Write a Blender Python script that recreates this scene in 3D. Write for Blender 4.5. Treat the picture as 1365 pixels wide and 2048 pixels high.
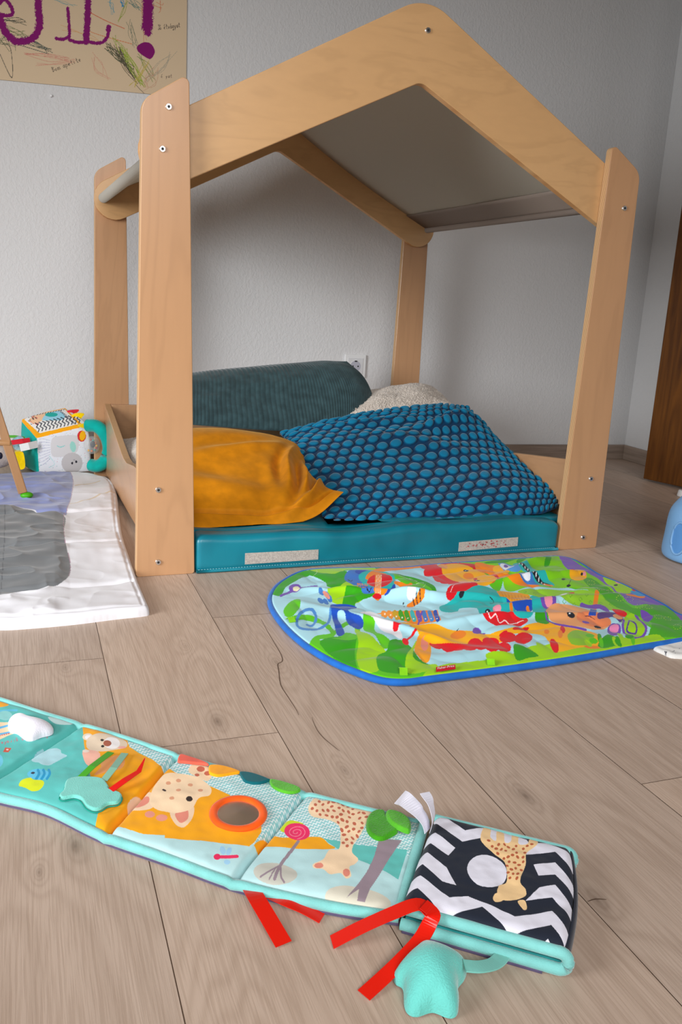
import bpy, bmesh, math, random
import numpy as np
from mathutils import Vector, Matrix
random.seed(7); rng = np.random.default_rng(7)
scene = bpy.context.scene
for o in list(bpy.data.objects): bpy.data.objects.remove(o)

# ------------------------------------------------------------------ camera (solved from the photograph)
FPX, CX, CY = 1705.7, 682.5, 1024.0
YAW, PIT, ROL = .3623 + math.radians(1.386), .2391, .056
CAM = np.array([-0.237, -1.644, 0.55])
_f = np.array([math.sin(YAW)*math.cos(PIT), math.cos(YAW)*math.cos(PIT), -math.sin(PIT)])
_r = np.array([math.cos(YAW), -math.sin(YAW), 0.]); _u = np.cross(_r, _f)
_r, _u = math.cos(ROL)*_r + math.sin(ROL)*_u, -math.sin(ROL)*_r + math.cos(ROL)*_u
cd = bpy.data.cameras.new('camera'); cam = bpy.data.objects.new('camera', cd); scene.collection.objects.link(cam)
cd.sensor_fit = 'VERTICAL'; cd.sensor_height = 36; cd.lens = FPX/2048*36; cd.clip_start = .01
M4 = Matrix.Identity(4)
for i in range(3):
    M4[i][0], M4[i][1], M4[i][2], M4[i][3] = _r[i], _u[i], -_f[i], CAM[i]
cam.matrix_world = M4; scene.camera = cam
# ------------------------------------------------------------------ world, light, exposure
world = bpy.data.worlds.new('world'); scene.world = world; world.use_nodes = True
bg = world.node_tree.nodes['Background']; bg.inputs[0].default_value = (.86, .93, 1, 1); bg.inputs[1].default_value = .26
def area(name, loc, target, sx, sy, power, col):
    l = bpy.data.lights.new(name, 'AREA'); l.shape = 'RECTANGLE'; l.size = sx; l.size_y = sy; l.energy = power; l.color = col
    o = bpy.data.objects.new(name, l); scene.collection.objects.link(o); o.location = loc
    o.rotation_euler = (Vector(target)-Vector(loc)).to_track_quat('-Z', 'Z').to_euler(); return o
w_ = area('window_daylight', (-2.35, -1.05, .95), (.3, .35, -.05), 1.3, 1.1, 26, (.94, .975, 1)); w_.data.spread = math.radians(84)
r_l = area('room_daylight', (-.45, -3.1, 1.65), (.0, -.35, -.05), 2.3, 1.3, 18.5, (1, .99, .985)); r_l.data.spread = math.radians(72)
scene.view_settings.view_transform = 'Standard'; scene.view_settings.look = 'None'
scene.view_settings.exposure = -0.10; scene.view_settings.gamma = 1

# ------------------------------------------------------------------ geometry helpers
def ray(p): return _f + (p[0]-CX)/FPX*_r - (p[1]-CY)/FPX*_u
def fl(p, z=0.): d = ray(p); return CAM + d*(z-CAM[2])/d[2]          # photo point on a horizontal plane
def py(p, y=0.): d = ray(p); return CAM + d*(y-CAM[1])/d[1]          # photo point on a plane y = const
def prj(P):
    d = np.asarray(P, float)-CAM; z = d@_f
    return np.stack([CX+FPX*(d@_r)/z, CY-FPX*(d@_u)/z], -1)
def lin(c):
    c = np.asarray(c, float)/255.; return np.where(c <= .04045, c/12.92, ((c+.055)/1.055)**2.4)
def tf(ox, oy, s, pts): return [(ox+x/s, oy+y/s) for x, y in pts]
def smooth(pts, n=6, closed=True):
    P = np.asarray(pts, float); m = len(P); out = []
    rngs = range(m if closed else m-1)
    for i in rngs:
        if closed: a, b, c, d = P[(i-1) % m], P[i], P[(i+1) % m], P[(i+2) % m]
        else: a, b, c, d = P[max(i-1, 0)], P[i], P[i+1], P[min(i+2, m-1)]
        for k in range(n):
            t = k/n; out.append(.5*((2*b)+(c-a)*t+(2*a-5*b+4*c-d)*t*t+(-a+3*b-3*c+d)*t**3))
    if not closed: out.append(P[-1])
    return np.array(out)
def _hash(i, j, s): 
    n = (i*374761393 + j*668265263 + s*1442695041) & 0x7fffffff
    n = ((n ^ (n >> 13))*1274126177) & 0x7fffffff
    return ((n ^ (n >> 16)) & 0xffff)/65535.*2-1
def noise(x, y, s=0):
    xi = np.floor(x).astype(np.int64); yi = np.floor(y).astype(np.int64); fx, fy = x-xi, y-yi
    fx = fx*fx*fx*(fx*(fx*6-15)+10); fy = fy*fy*fy*(fy*(fy*6-15)+10)
    a, b, c, d = _hash(xi, yi, s), _hash(xi+1, yi, s), _hash(xi, yi+1, s), _hash(xi+1, yi+1, s)
    return (a*(1-fx)+b*fx)*(1-fy)+(c*(1-fx)+d*fx)*fy
def fbm(x, y, s=0, o=3):
    r, a = 0, 1.
    for k in range(o): r = r+a*noise(x*2**k, y*2**k, s+k); a *= .5
    return r
def inside(poly, P):
    x, y = P[:, 0], P[:, 1]; r = np.zeros(len(P), bool); n = len(poly)
    for i in range(n):
        x1, y1 = poly[i]; x2, y2 = poly[(i+1) % n]
        if y1 == y2: continue
        c = ((y1 > y) != (y2 > y)) & (x < (x2-x1)*(y-y1)/(y2-y1)+x1); r ^= c
    return r
def segdist(P, pts, closed=False):
    d = np.full(len(P), 1e9); n = len(pts)
    for i in range(n if closed else n-1):
        a = np.asarray(pts[i], float); b = np.asarray(pts[(i+1) % n], float); v = b-a; L = v@v+1e-12
        t = np.clip(((P-a)@v)/L, 0, 1); q = P-a-t[:, None]*v; d = np.minimum(d, np.hypot(q[:, 0], q[:, 1]))
    return d
def scatter(poly, n, gap):
    P = np.array(poly, float); lo, hi = P.min(0), P.max(0); out = []; t = 0
    while len(out) < n and t < 6000:
        t += 1; q = np.array([random.uniform(lo[0], hi[0]), random.uniform(lo[1], hi[1])])
        if inside(P, q[None])[0] and segdist(q[None], P, True)[0] > gap*.35 and all(np.hypot(*(q-o)) > gap for o in out): out.append(q)
    return out
class Art:                                  # a printed cloth pattern: filled shapes laid over each other
    def __init__(s, base): s.base = lin(base); s.ops = []
    def poly(s, pts, col, sm=True): s.ops.append(('p', smooth(pts) if sm else np.array(pts, float), lin(col) if not callable(col) else col))
    def line(s, pts, w, col, sm=True): s.ops.append(('l', smooth(pts, 5, False) if sm and len(pts) > 2 else np.array(pts, float), lin(col), w))
    def rough(s, pts, w, col, seed=1): s.ops.append(('r', smooth(pts, 5, False), lin(col), w, seed))
    def ell(s, cx, cy, rx, ry, col, ang=0):
        a = np.radians(ang); t = np.linspace(0, 2*np.pi, 25)[:-1]
        x, y = rx*np.cos(t), ry*np.sin(t)
        s.ops.append(('p', np.stack([cx+x*np.cos(a)-y*np.sin(a), cy+x*np.sin(a)+y*np.cos(a)], -1), lin(col)))
    def eval(s, P):
        C = np.tile(s.base, (len(P), 1))
        for o in s.ops:
            q = o[1]; m = o[3] if o[0] in 'lr' else 0
            ix = np.nonzero((P[:, 0] > q[:, 0].min()-m) & (P[:, 0] < q[:, 0].max()+m) & (P[:, 1] > q[:, 1].min()-m) & (P[:, 1] < q[:, 1].max()+m))[0]
            if len(ix) == 0: continue
            sub = P[ix]
            if o[0] == 'p': k = inside(q, sub)
            elif o[0] == 'l': k = segdist(sub, q) < o[3]/2
            else: k = segdist(sub, q) < o[3]/2*(1+.28*noise(sub[:, 0]*.9, sub[:, 1]*.9, o[4])+.12*noise(sub[:, 0]*.25, sub[:, 1]*.25, o[4]))
            C[ix[k]] = o[2](sub[k]) if callable(o[2]) else o[2]
        return C
FONT = {' ': [], 'J': [[(.7, 1), (.7, .2), (.4, 0), (.1, .2)], [(.4, 1), (.9, 1)]], 'o': [[(.3, 0), (0, .25), (.3, .5), (.6, .25), (.3, 0)]],
 'a': [[(.55, .5), (.2, .5), (0, .2), (.25, 0), (.55, .3)], [(.55, .5), (.6, 0)]], 'e': [[(0, .25), (.5, .3), (.3, .5), (.05, .35), (.1, .05), (.5, .05)]],
 't': [[(.3, .9), (.25, .1), (.5, 0)], [(0, .55), (.55, .6)]], 'v': [[(0, .5), (.25, 0), (.5, .5)]], 'g': [[(.5, .5), (.1, .45), (.05, .1), (.5, .1)], [(.5, .5), (.45, -.4), (.05, -.35)]],
 'y': [[(0, .5), (.25, .05)], [(.5, .5), (.1, -.45)]], 'B': [[(.1, 0), (.1, 1), (.6, .85), (.15, .55), (.65, .3), (.1, 0)]], 'm': [[(0, 0), (.05, .5), (.3, .4), (.35, 0)], [(.35, .4), (.6, .5), (.7, 0)]],
 'p': [[(.1, .5), (.05, -.4)], [(.1, .45), (.5, .45), (.5, .05), (.1, .05)]], 'i': [[(.15, .5), (.2, 0)], [(.15, .7), (.17, .75)]], 'S': [[(.6, .9), (.2, .95), (.1, .6), (.6, .4), (.5, 0), (0, .1)]],
 'h': [[(.1, 1), (.05, 0)], [(.05, .4), (.4, .5), (.5, 0)]], 'l': [[(.2, 1), (.2, .1), (.4, 0)]], 'r': [[(.1, .5), (.1, 0)], [(.1, .4), (.5, .5)]], 'f': [[(.6, .95), (.3, .9), (.2, 0)], [(0, .5), (.5, .5)]],
 'F': [[(.1, 0), (.1, 1), (.7, 1)], [(.1, .55), (.55, .55)]], 's': [[(.5, .5), (.1, .45), (.45, .2), (0, 0)]], '-': [[(.1, .35), (.5, .35)]], 'P': [[(.1, 0), (.1, 1), (.6, .9), (.55, .5), (.1, .5)]], 'c': [[(.5, .45), (.1, .4), (.1, .05), (.5, .05)]],
 "'": [[(.2, .7), (.45, .95)]]}
def write(art, text, p0, p1, h, w, col):    # handwriting along p0 -> p1, letters h tall
    p0, p1 = np.array(p0, float), np.array(p1, float); d = p1-p0; L = np.linalg.norm(d); d /= L
    up = np.array([d[1], -d[0]]); adv = L/sum(1 for c in text if c != "'"); x = 0
    for ch in text:
        if ch == "'": x -= adv
        for st in FONT[ch]: art.line([tuple(p0+d*(x+a*adv*1.15)+up*b*h) for a, b in st], w, col, False)
        x += adv

# ------------------------------------------------------------------ object helpers
def link(o, parent=None):
    scene.collection.objects.link(o)
    if parent is not None: o.parent = parent
    return o
def tag(o, label=None, cat=None, group=None, kind=None):
    if label: o['label'] = label
    if cat: o['category'] = cat
    if group: o['group'] = group
    if kind: o['kind'] = kind
    return o
def empty(name, loc, label, cat, group=None):
    o = bpy.data.objects.new(name, None); o.empty_display_size = .05; scene.collection.objects.link(o); o.location = loc
    return tag(o, label, cat, group)
def mesh(name, V, F, mat, parent=None, sm=True, col=None, uv=None):
    V = np.asarray(V, float)
    if parent is not None: V = V-np.array(parent.matrix_basis.translation if parent.parent is None else parent.parent.matrix_basis.translation)
    me = bpy.data.meshes.new(name)
    if isinstance(F, np.ndarray):
        n, k = F.shape; me.vertices.add(len(V)); me.vertices.foreach_set('co', V.astype(np.float32).ravel())
        me.loops.add(n*k); me.loops.foreach_set('vertex_index', F.astype(np.int32).ravel())
        me.polygons.add(n); me.polygons.foreach_set('loop_start', np.arange(0, n*k, k, dtype=np.int32))
        me.update(calc_edges=True)
    else: me.from_pydata([tuple(v) for v in V], [], [tuple(f) for f in F])
    if sm: me.polygons.foreach_set('use_smooth', np.ones(len(me.polygons), bool))
    if col is not None:
        a = me.color_attributes.new('print', 'FLOAT_COLOR', 'POINT')
        a.data.foreach_set('color', np.concatenate([col, np.ones((len(col), 1))], 1).astype(np.float32).ravel())
    for m in (mat if isinstance(mat, (list, tuple)) else [mat]): me.materials.append(m)
    me.validate(); me.update()
    o = bpy.data.objects.new(name, me); return link(o, parent)
def bmobj(name, bm, mat, parent=None, sm=False):
    bmesh.ops.recalc_face_normals(bm, faces=bm.faces)
    if parent is not None:
        t = parent.matrix_basis.translation if parent.parent is None else parent.parent.matrix_basis.translation
        bmesh.ops.translate(bm, verts=bm.verts, vec=-Vector(t))
    me = bpy.data.meshes.new(name); bm.to_mesh(me); bm.free()
    for p in me.polygons: p.use_smooth = sm
    for m in (mat if isinstance(mat, (list, tuple)) else [mat]): me.materials.append(m)
    o = bpy.data.objects.new(name, me); return link(o, parent)
def box(bm, a, b):
    r = bmesh.ops.create_cube(bm, size=1); c = [(a[i]+b[i])/2 for i in range(3)]
    for v in r['verts']: v.co = Vector([c[i]+v.co[i]*(b[i]-a[i]) for i in range(3)])
    return r['verts']
def bevel(o, w, seg=2):
    m = o.modifiers.new('bevel', 'BEVEL'); m.width = w; m.segments = seg; m.limit_method = 'ANGLE'; m.angle_limit = math.radians(40); return o
def tube(name, pts, rad, mat, parent=None, closed=False, n=10, flat=1.):
    P = np.asarray(pts, float); m = len(P); rad = np.broadcast_to(rad, (m,)); V = []
    for i in range(m):
        if closed: t = P[(i+1) % m]-P[i-1]
        else: t = P[min(i+1, m-1)]-P[max(i-1, 0)]
        t = t/(np.linalg.norm(t)+1e-12); up = np.array([0, 0, 1.]) if abs(t[2]) < .95 else np.array([1., 0, 0])
        a = np.cross(t, up); a /= np.linalg.norm(a); b = np.cross(a, t)
        for k in range(n):
            w = 2*np.pi*k/n; V.append(P[i]+rad[i]*(a*np.cos(w)+b*flat*np.sin(w)))
    F = []
    for i in range(m if closed else m-1):
        j = (i+1) % m
        for k in range(n): F.append((i*n+k, i*n+(k+1) % n, j*n+(k+1) % n, j*n+k))
    if not closed: F.append(tuple(range(n))); F.append(tuple((m-1)*n+k for k in reversed(range(n))))
    return mesh(name, V, F, mat, parent)
def prism(name, pts2, axis, a, b, mats, parent=None, r=None, edge=1):
    """outline in a plane, extruded along axis ('y': points are (x,z)); edge faces take the second material"""
    P = np.asarray(pts2, float); n = len(P)
    def P3(p, t): return (p[0], t, p[1]) if axis == 'y' else ((t, p[0], p[1]) if axis == 'x' else (p[0], p[1], t))
    bm = bmesh.new(); A = [bm.verts.new(P3(p, a)) for p in P]; B = [bm.verts.new(P3(p, b)) for p in P]
    bm.faces.new(A); bm.faces.new(B[::-1])
    for i in range(n):
        f = bm.faces.new((A[i], A[(i+1) % n], B[(i+1) % n], B[i])); f.material_index = edge if isinstance(mats, (list, tuple)) and len(mats) > 1 else 0
    o = bmobj(name, bm, mats, parent); return bevel(o, r, 3) if r else o
def rounded(pts, rad, n=6):                 # polygon with rounded corners, rad per corner
    P = [np.array(p, float) for p in pts]; out = []; m = len(P)
    for i in range(m):
        a, b, c = P[i-1], P[i], P[(i+1) % m]; r = rad[i] if isinstance(rad, (list, tuple)) else rad
        if r <= 0: out.append(b); continue
        u = (a-b)/np.linalg.norm(a-b); v = (c-b)/np.linalg.norm(c-b)
        th = math.acos(np.clip(u@v, -1, 1)); d = min(r/math.tan(th/2), .49*np.linalg.norm(a-b), .49*np.linalg.norm(c-b)); rr = d*math.tan(th/2)
        h = (u+v)/np.linalg.norm(u+v); o = b+h*rr/math.sin(th/2)
        s0, s1 = b+u*d-o, b+v*d-o; a0 = math.atan2(s0[1], s0[0]); a1 = math.atan2(s1[1], s1[0]); da = (a1-a0+math.pi) % (2*math.pi)-math.pi
        for k in range(n+1): w = a0+da*k/n; out.append(o+rr*np.array([math.cos(w), math.sin(w)]))
    return out
def gridF(nx, ny, keep=None):
    i, j = np.meshgrid(np.arange(nx-1), np.arange(ny-1), indexing='ij'); a = i*ny+j
    F = np.stack([a, a+ny, a+ny+1, a+1], -1).reshape(-1, 4)
    if keep is not None: F = F[keep[F].all(1)]
    return F
def sheet(name, outline, zb, h, r, res, mat, parent=None, art=None, relief=None, zart=None, puff=False):
    """soft flat thing: plan outline (world x,y), rounded edge of radius r, height h, printed with art"""
    O = np.asarray(outline, float)[:, :2]; x0, y0 = O.min(0)-res; x1, y1 = O.max(0)+res
    nx, ny = int((x1-x0)/res)+2, int((y1-y0)/res)+2
    X, Y = np.meshgrid(x0+np.arange(nx)*res, y0+np.arange(ny)*res, indexing='ij'); P = np.stack([X.ravel(), Y.ravel()], -1)
    k = inside(O, P); d = np.zeros(len(P)); d[k] = segdist(P[k], O, True)
    near = ~k
    P2 = P.copy()
    # pull the ring just outside back onto the outline for a clean edge
    kk = k.reshape(nx, ny); ring = np.zeros_like(kk)
    for dx in (-1, 0, 1):
        for dy in (-1, 0, 1): ring |= np.roll(np.roll(kk, dx, 0), dy, 1)
    ring = ring.ravel() & near; idx = np.nonzero(ring)[0]; best = np.full(len(idx), 1e9); bp = P[idx].copy()
    for i in range(len(O)):
        a, b = O[i], O[(i+1) % len(O)]; v = b-a; t = np.clip(((P[idx]-a)@v)/(v@v+1e-12), 0, 1); q = a+t[:, None]*v; dd = np.hypot(*(P[idx]-q).T)
        w = dd < best; best[w] = dd[w]; bp[w] = q[w]
    P2[idx] = bp; keep = k | ring
    e = np.clip(d/r, 0, 1); z = h*np.sqrt(np.clip(1-(1-e)**2, 0, 1))
    if puff:
        w = np.zeros((nx, ny)); K = k.reshape(nx, ny)
        for _ in range(3500):
            w = (np.roll(w, 1, 0)+np.roll(w, -1, 0)+np.roll(w, 1, 1)+np.roll(w, -1, 1))/4+.25; w[~K] = 0
        z = h*(w.ravel()/w.max())**.5
    if relief is not None: z = z+relief(P2[:, 0], P2[:, 1], d)
    V = np.stack([P2[:, 0], P2[:, 1], zb+z], -1)
    col = None
    F = gridF(nx, ny, keep); used = np.zeros(len(V), bool); used[F] = True; mp = np.cumsum(used)-1
    V = V[used]; F = mp[F]
    if art is not None:
        Q = V.copy(); Q[:, 2] = zart if zart is not None else zb+h; col = art.eval(prj(Q))
    # underside
    n = len(V); 
    return mesh(name, V, F, mat, parent, True, col)

# ------------------------------------------------------------------ materials
def mat(name, col=(.5, .5, .5), rough=.6, **k):
    m = bpy.data.materials.new(name); m.use_nodes = True; b = m.node_tree.nodes['Principled BSDF']
    b.inputs['Base Color'].default_value = (*col, 1); b.inputs['Roughness'].default_value = rough
    b.inputs['Specular IOR Level'].default_value = k.get('spec', .3)
    b.inputs['Metallic'].default_value = k.get('metal', 0)
    if k.get('sheen'): b.inputs['Sheen Weight'].default_value = k['sheen']; b.inputs['Sheen Roughness'].default_value = .4
    if k.get('trans'): b.inputs['Transmission Weight'].default_value = k['trans']
    return m
def N(m, t, **k):
    n = m.node_tree.nodes.new(t)
    for a, v in k.items(): setattr(n, a, v)
    return n
def L(m, a, b): m.node_tree.links.new(a, b)
def P_(m): return m.node_tree.nodes['Principled BSDF']
def bump(m, scale, strength, dist=.001, detail=2, vec=None, stretch=(1, 1, 1)):
    tc = N(m, 'ShaderNodeTexCoord'); mp = N(m, 'ShaderNodeMapping'); mp.inputs['Scale'].default_value = stretch
    L(m, tc.outputs['Object'], mp.inputs['Vector']); nz = N(m, 'ShaderNodeTexNoise'); nz.inputs['Scale'].default_value = scale; nz.inputs['Detail'].default_value = detail
    L(m, mp.outputs['Vector'], nz.inputs['Vector']); b = N(m, 'ShaderNodeBump'); b.inputs['Strength'].default_value = strength; b.inputs['Distance'].default_value = dist
    L(m, nz.outputs['Fac'], b.inputs['Height']); L(m, b.outputs['Normal'], P_(m).inputs['Normal']); return nz
def varied(m, c1, c2, scale, detail=3, stretch=(1, 1, 1), lo=.35, hi=.65, dist=0.):
    tc = N(m, 'ShaderNodeTexCoord'); mp = N(m, 'ShaderNodeMapping'); mp.inputs['Scale'].default_value = stretch
    L(m, tc.outputs['Object'], mp.inputs['Vector']); nz = N(m, 'ShaderNodeTexNoise'); nz.inputs['Scale'].default_value = scale; nz.inputs['Detail'].default_value = detail; nz.inputs['Distortion'].default_value = dist
    L(m, mp.outputs['Vector'], nz.inputs['Vector']); r = N(m, 'ShaderNodeValToRGB'); r.color_ramp.elements[0].position = lo; r.color_ramp.elements[1].position = hi
    r.color_ramp.elements[0].color = (*c1, 1); r.color_ramp.elements[1].color = (*c2, 1); L(m, nz.outputs['Fac'], r.inputs['Fac']); L(m, r.outputs['Color'], P_(m).inputs['Base Color']); return r
def mix(m, fac, a, b, mode='MIX'):
    n = N(m, 'ShaderNodeMix', data_type='RGBA', blend_type=mode)
    for s, v in ((0, fac), (6, a), (7, b)):
        if isinstance(v, (int, float)): n.inputs[s].default_value = v
        elif isinstance(v, tuple): n.inputs[s].default_value = (*v, 1)
        else: L(m, v, n.inputs[s])
    return n.outputs[2]
def math_(m, op, a, b=None, c=None):
    n = N(m, 'ShaderNodeMath', operation=op)
    for i, v in enumerate((a, b, c)):
        if v is None: continue
        if isinstance(v, (int, float)): n.inputs[i].default_value = v
        else: L(m, v, n.inputs[i])
    return n.outputs[0]
def fabric(name, col, rough=.85, sheen=.3, scale=900, st=.25, dist=.0006, var=.12):
    m = mat(name, col, rough, sheen=sheen, spec=.2); varied(m, tuple(c*(1-var) for c in col), tuple(min(1, c*(1+var)) for c in col), 40); bump(m, scale, st, dist); return m
def printed(name, rough=.75, scale=1100, st=.2, sheen=.15, spec=.25):
    m = mat(name, (1, 1, 1), rough, sheen=sheen, spec=spec); a = N(m, 'ShaderNodeAttribute', attribute_name='print'); L(m, a.outputs['Color'], P_(m).inputs['Base Color']); bump(m, scale, st, .0005); return m
def birch(name, grain, c1, c2, spots=True):  # grain: stretch vector, small number along the grain
    m = mat(name, c1, .34, spec=.5); P_(m).inputs['Coat Weight'].default_value = .45; P_(m).inputs['Coat Roughness'].default_value = .22; tc = N(m, 'ShaderNodeTexCoord'); mp = N(m, 'ShaderNodeMapping'); mp.inputs['Scale'].default_value = grain
    L(m, tc.outputs['Object'], mp.inputs['Vector'])
    n1 = N(m, 'ShaderNodeTexNoise'); n1.inputs['Scale'].default_value = 7; n1.inputs['Detail'].default_value = 4; n1.inputs['Distortion'].default_value = 1.2; L(m, mp.outputs[0], n1.inputs['Vector'])
    s = math_(m, 'SINE', math_(m, 'MULTIPLY', n1.outputs['Fac'], 42.)); s = math_(m, 'MULTIPLY_ADD', s, .5, .5)
    s = math_(m, 'POWER', s, 3.)
    n2 = N(m, 'ShaderNodeTexNoise'); n2.inputs['Scale'].default_value = 90; n2.inputs['Detail'].default_value = 3; L(m, mp.outputs[0], n2.inputs['Vector'])
    n3 = N(m, 'ShaderNodeTexNoise'); n3.inputs['Scale'].default_value = 3.5; L(m, mp.outputs[0], n3.inputs['Vector'])
    base = mix(m, n3.outputs['Fac'], c1, c2)
    base = mix(m, math_(m, 'MULTIPLY', s, .17), base, tuple(v*.62 for v in c2))
    base = mix(m, math_(m, 'MULTIPLY', n2.outputs['Fac'], .22), base, tuple(v*.6 for v in c1))
    if spots:
        v = N(m, 'ShaderNodeTexVoronoi'); v.inputs['Scale'].default_value = 9; L(m, mp.outputs[0], v.inputs['Vector'])
        k = math_(m, 'LESS_THAN', v.outputs['Distance'], .035); base = mix(m, math_(m, 'MULTIPLY', k, .6), base, tuple(v*.3 for v in c2))
    L(m, base, P_(m).inputs['Base Color'])
    b = N(m, 'ShaderNodeBump'); b.inputs['Strength'].default_value = .12; b.inputs['Distance'].default_value = .0005; L(m, n2.outputs['Fac'], b.inputs['Height']); L(m, b.outputs[0], P_(m).inputs['Normal'])
    return m
BC1, BC2 = tuple(lin((200, 154, 114))), tuple(lin((184, 136, 94)))
M_post = birch('birch_upright', (1, 1, .12), BC1, BC2)
M_arm = birch('birch_gable', (.35, 1, 1.0), tuple(lin((216, 172, 122))), tuple(lin((204, 156, 104))), False)
M_rail = birch('birch_rail', (1, .3, 1), BC1, BC2, False)
M_ply = mat('ply_edge', BC1, .5)
_t = N(M_ply, 'ShaderNodeTexCoord'); _s = N(M_ply, 'ShaderNodeSeparateXYZ'); L(M_ply, _t.outputs['Object'], _s.inputs[0])
_w = math_(M_ply, 'SINE', math_(M_ply, 'MULTIPLY', _s.outputs[1], 1900.)); _w = math_(M_ply, 'MULTIPLY_ADD', _w, .5, .5)
L(M_ply, mix(M_ply, _w, tuple(lin((226, 188, 142))), tuple(lin((150, 105, 65)))), P_(M_ply).inputs['Base Color'])
M_edge = varied(mat('birch_edge', BC1, .5), tuple(lin((205, 150, 95))), tuple(lin((222, 176, 124))), 30, 3, (1, .1, 1)) and bpy.data.materials['birch_edge']
M_steel = mat('screw_steel', (.75, .76, .78), .25, metal=1)
M_dark = mat('dark_hole', (.02, .02, .02), .6)

def wallmat(name, col):
    m = mat(name, col, .9, spec=.15); tc = N(m, 'ShaderNodeTexCoord'); n = N(m, 'ShaderNodeTexNoise'); n.inputs['Scale'].default_value = 120; n.inputs['Detail'].default_value = 4; n.inputs['Roughness'].default_value = .45; n.inputs['Distortion'].default_value = .6
    mp = N(m, 'ShaderNodeMapping'); mp.inputs['Scale'].default_value = (1, 1, .75); L(m, tc.outputs['Object'], mp.inputs[0]); L(m, mp.outputs[0], n.inputs['Vector'])
    r = N(m, 'ShaderNodeValToRGB'); r.color_ramp.elements[0].position = .38; r.color_ramp.elements[1].position = .66; L(m, n.outputs['Fac'], r.inputs[0])
    b = N(m, 'ShaderNodeBump'); b.inputs['Strength'].default_value = .35; b.inputs['Distance'].default_value = .0016; L(m, r.outputs[0], b.inputs['Height']); L(m, b.outputs[0], P_(m).inputs['Normal']); return m
M_wall = wallmat('white_rough_plaster', tuple(lin((214, 213, 213))))
M_ceil = mat('ceiling_paint', (.50, .46, .40), .9)

# ------------------------------------------------------------------ floor: laminate planks
AF = math.radians(1.386); cA, sA = math.cos(AF), math.sin(AF)
def f2w(x, y): return (CAM[0]+x*cA+y*sA, CAM[1]-x*sA+y*cA)           # plank frame -> room
FX0, FW, FL_ = .1021, .1972, 1.28
M_floor = mat('oak_laminate', (.5, .4, .3), .5, spec=.3)
def floor_mat(m):
    tc = N(m, 'ShaderNodeUVMap', uv_map='grain'); at = N(m, 'ShaderNodeAttribute', attribute_name='plank'); sp = N(m, 'ShaderNodeSeparateXYZ'); L(m, tc.outputs[0], sp.inputs[0])
    # local plank coordinates; u across (m), v along (m)
    u, v = sp.outputs[0], sp.outputs[1]
    rnd = at.outputs['Fac']
    cb = N(m, 'ShaderNodeCombineXYZ'); L(m, u, cb.inputs[0]); L(m, math_(m, 'MULTIPLY', v, .16), cb.inputs[1]); L(m, math_(m, 'MULTIPLY', rnd, 37.), cb.inputs[2])
    n1 = N(m, 'ShaderNodeTexNoise'); n1.inputs['Scale'].default_value = 6.5; n1.inputs['Detail'].default_value = 2.5; n1.inputs['Distortion'].default_value = .5; L(m, cb.outputs[0], n1.inputs['Vector'])
    field = math_(m, 'ADD', math_(m, 'MULTIPLY', n1.outputs['Fac'], 1.1), math_(m, 'MULTIPLY', u, 1.1))
    # knots: rings drawn where the plank has them
    knot_sum = None; dark = None
    for (kx, ky, kr, kd) in KNOTS:
        vm = N(m, 'ShaderNodeCombineXYZ'); L(m, math_(m, 'SUBTRACT', u, kx), vm.inputs[0]); L(m, math_(m, 'MULTIPLY', math_(m, 'SUBTRACT', v, ky), .42), vm.inputs[1])
        ln = N(m, 'ShaderNodeVectorMath', operation='LENGTH'); L(m, vm.outputs[0], ln.inputs[0]); d = ln.outputs['Value']
        g = math_(m, 'POWER', 2.718, math_(m, 'MULTIPLY', d, -1/kr)); g2 = math_(m, 'POWER', 2.718, math_(m, 'MULTIPLY', d, -1/(kr*.33)))
        knot_sum = g if knot_sum is None else math_(m, 'ADD', knot_sum, g)
        g2 = math_(m, 'MULTIPLY', g2, kd); dark = g2 if dark is None else math_(m, 'MAXIMUM', dark, g2)
    field = math_(m, 'ADD', field, math_(m, 'MULTIPLY', knot_sum, .26))
    rings = math_(m, 'MULTIPLY_ADD', math_(m, 'SINE', math_(m, 'MULTIPLY', field, 120.)), .5, .5); rings = math_(m, 'POWER', rings, 2.)
    cb2 = N(m, 'ShaderNodeCombineXYZ'); L(m, u, cb2.inputs[0]); L(m, math_(m, 'MULTIPLY', v, .035), cb2.inputs[1]); L(m, math_(m, 'MULTIPLY', rnd, 11.), cb2.inputs[2])
    n2 = N(m, 'ShaderNodeTexNoise'); n2.inputs['Scale'].default_value = 420; n2.inputs['Detail'].default_value = 3; L(m, cb2.outputs[0], n2.inputs['Vector'])
    n3 = N(m, 'ShaderNodeTexNoise'); n3.inputs['Scale'].default_value = 9; n3.inputs['Detail'].default_value = 3; L(m, cb.outputs[0], n3.inputs['Vector'])
    c = mix(m, n3.outputs['Fac'], tuple(lin((184, 161, 144))), tuple(lin((208, 186, 168))))
    c = mix(m, math_(m, 'MULTIPLY', rings, .18), c, tuple(lin((138, 112, 92))))
    r2 = N(m, 'ShaderNodeValToRGB'); r2.color_ramp.elements[0].position = .42; r2.color_ramp.elements[1].position = .62; L(m, n2.outputs['Fac'], r2.inputs[0])
    c = mix(m, math_(m, 'MULTIPLY', r2.outputs[0], .24), c, tuple(lin((146, 120, 100))))
    c = mix(m, math_(m, 'MULTIPLY', dark, .8), c, tuple(lin((100, 82, 68))))
    tint = mix(m, rnd, (.86, .86, .87), (1.04, 1.02, 1.0)); c = mix(m, 1., c, tint, 'MULTIPLY')
    L(m, c, P_(m).inputs['Base Color'])
    b = N(m, 'ShaderNodeBump'); b.inputs['Strength'].default_value = .18; b.inputs['Distance'].default_value = .0006; b.invert = True; L(m, r2.outputs[0], b.inputs['Height']); L(m, b.outputs[0], P_(m).inputs['Normal'])
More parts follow.
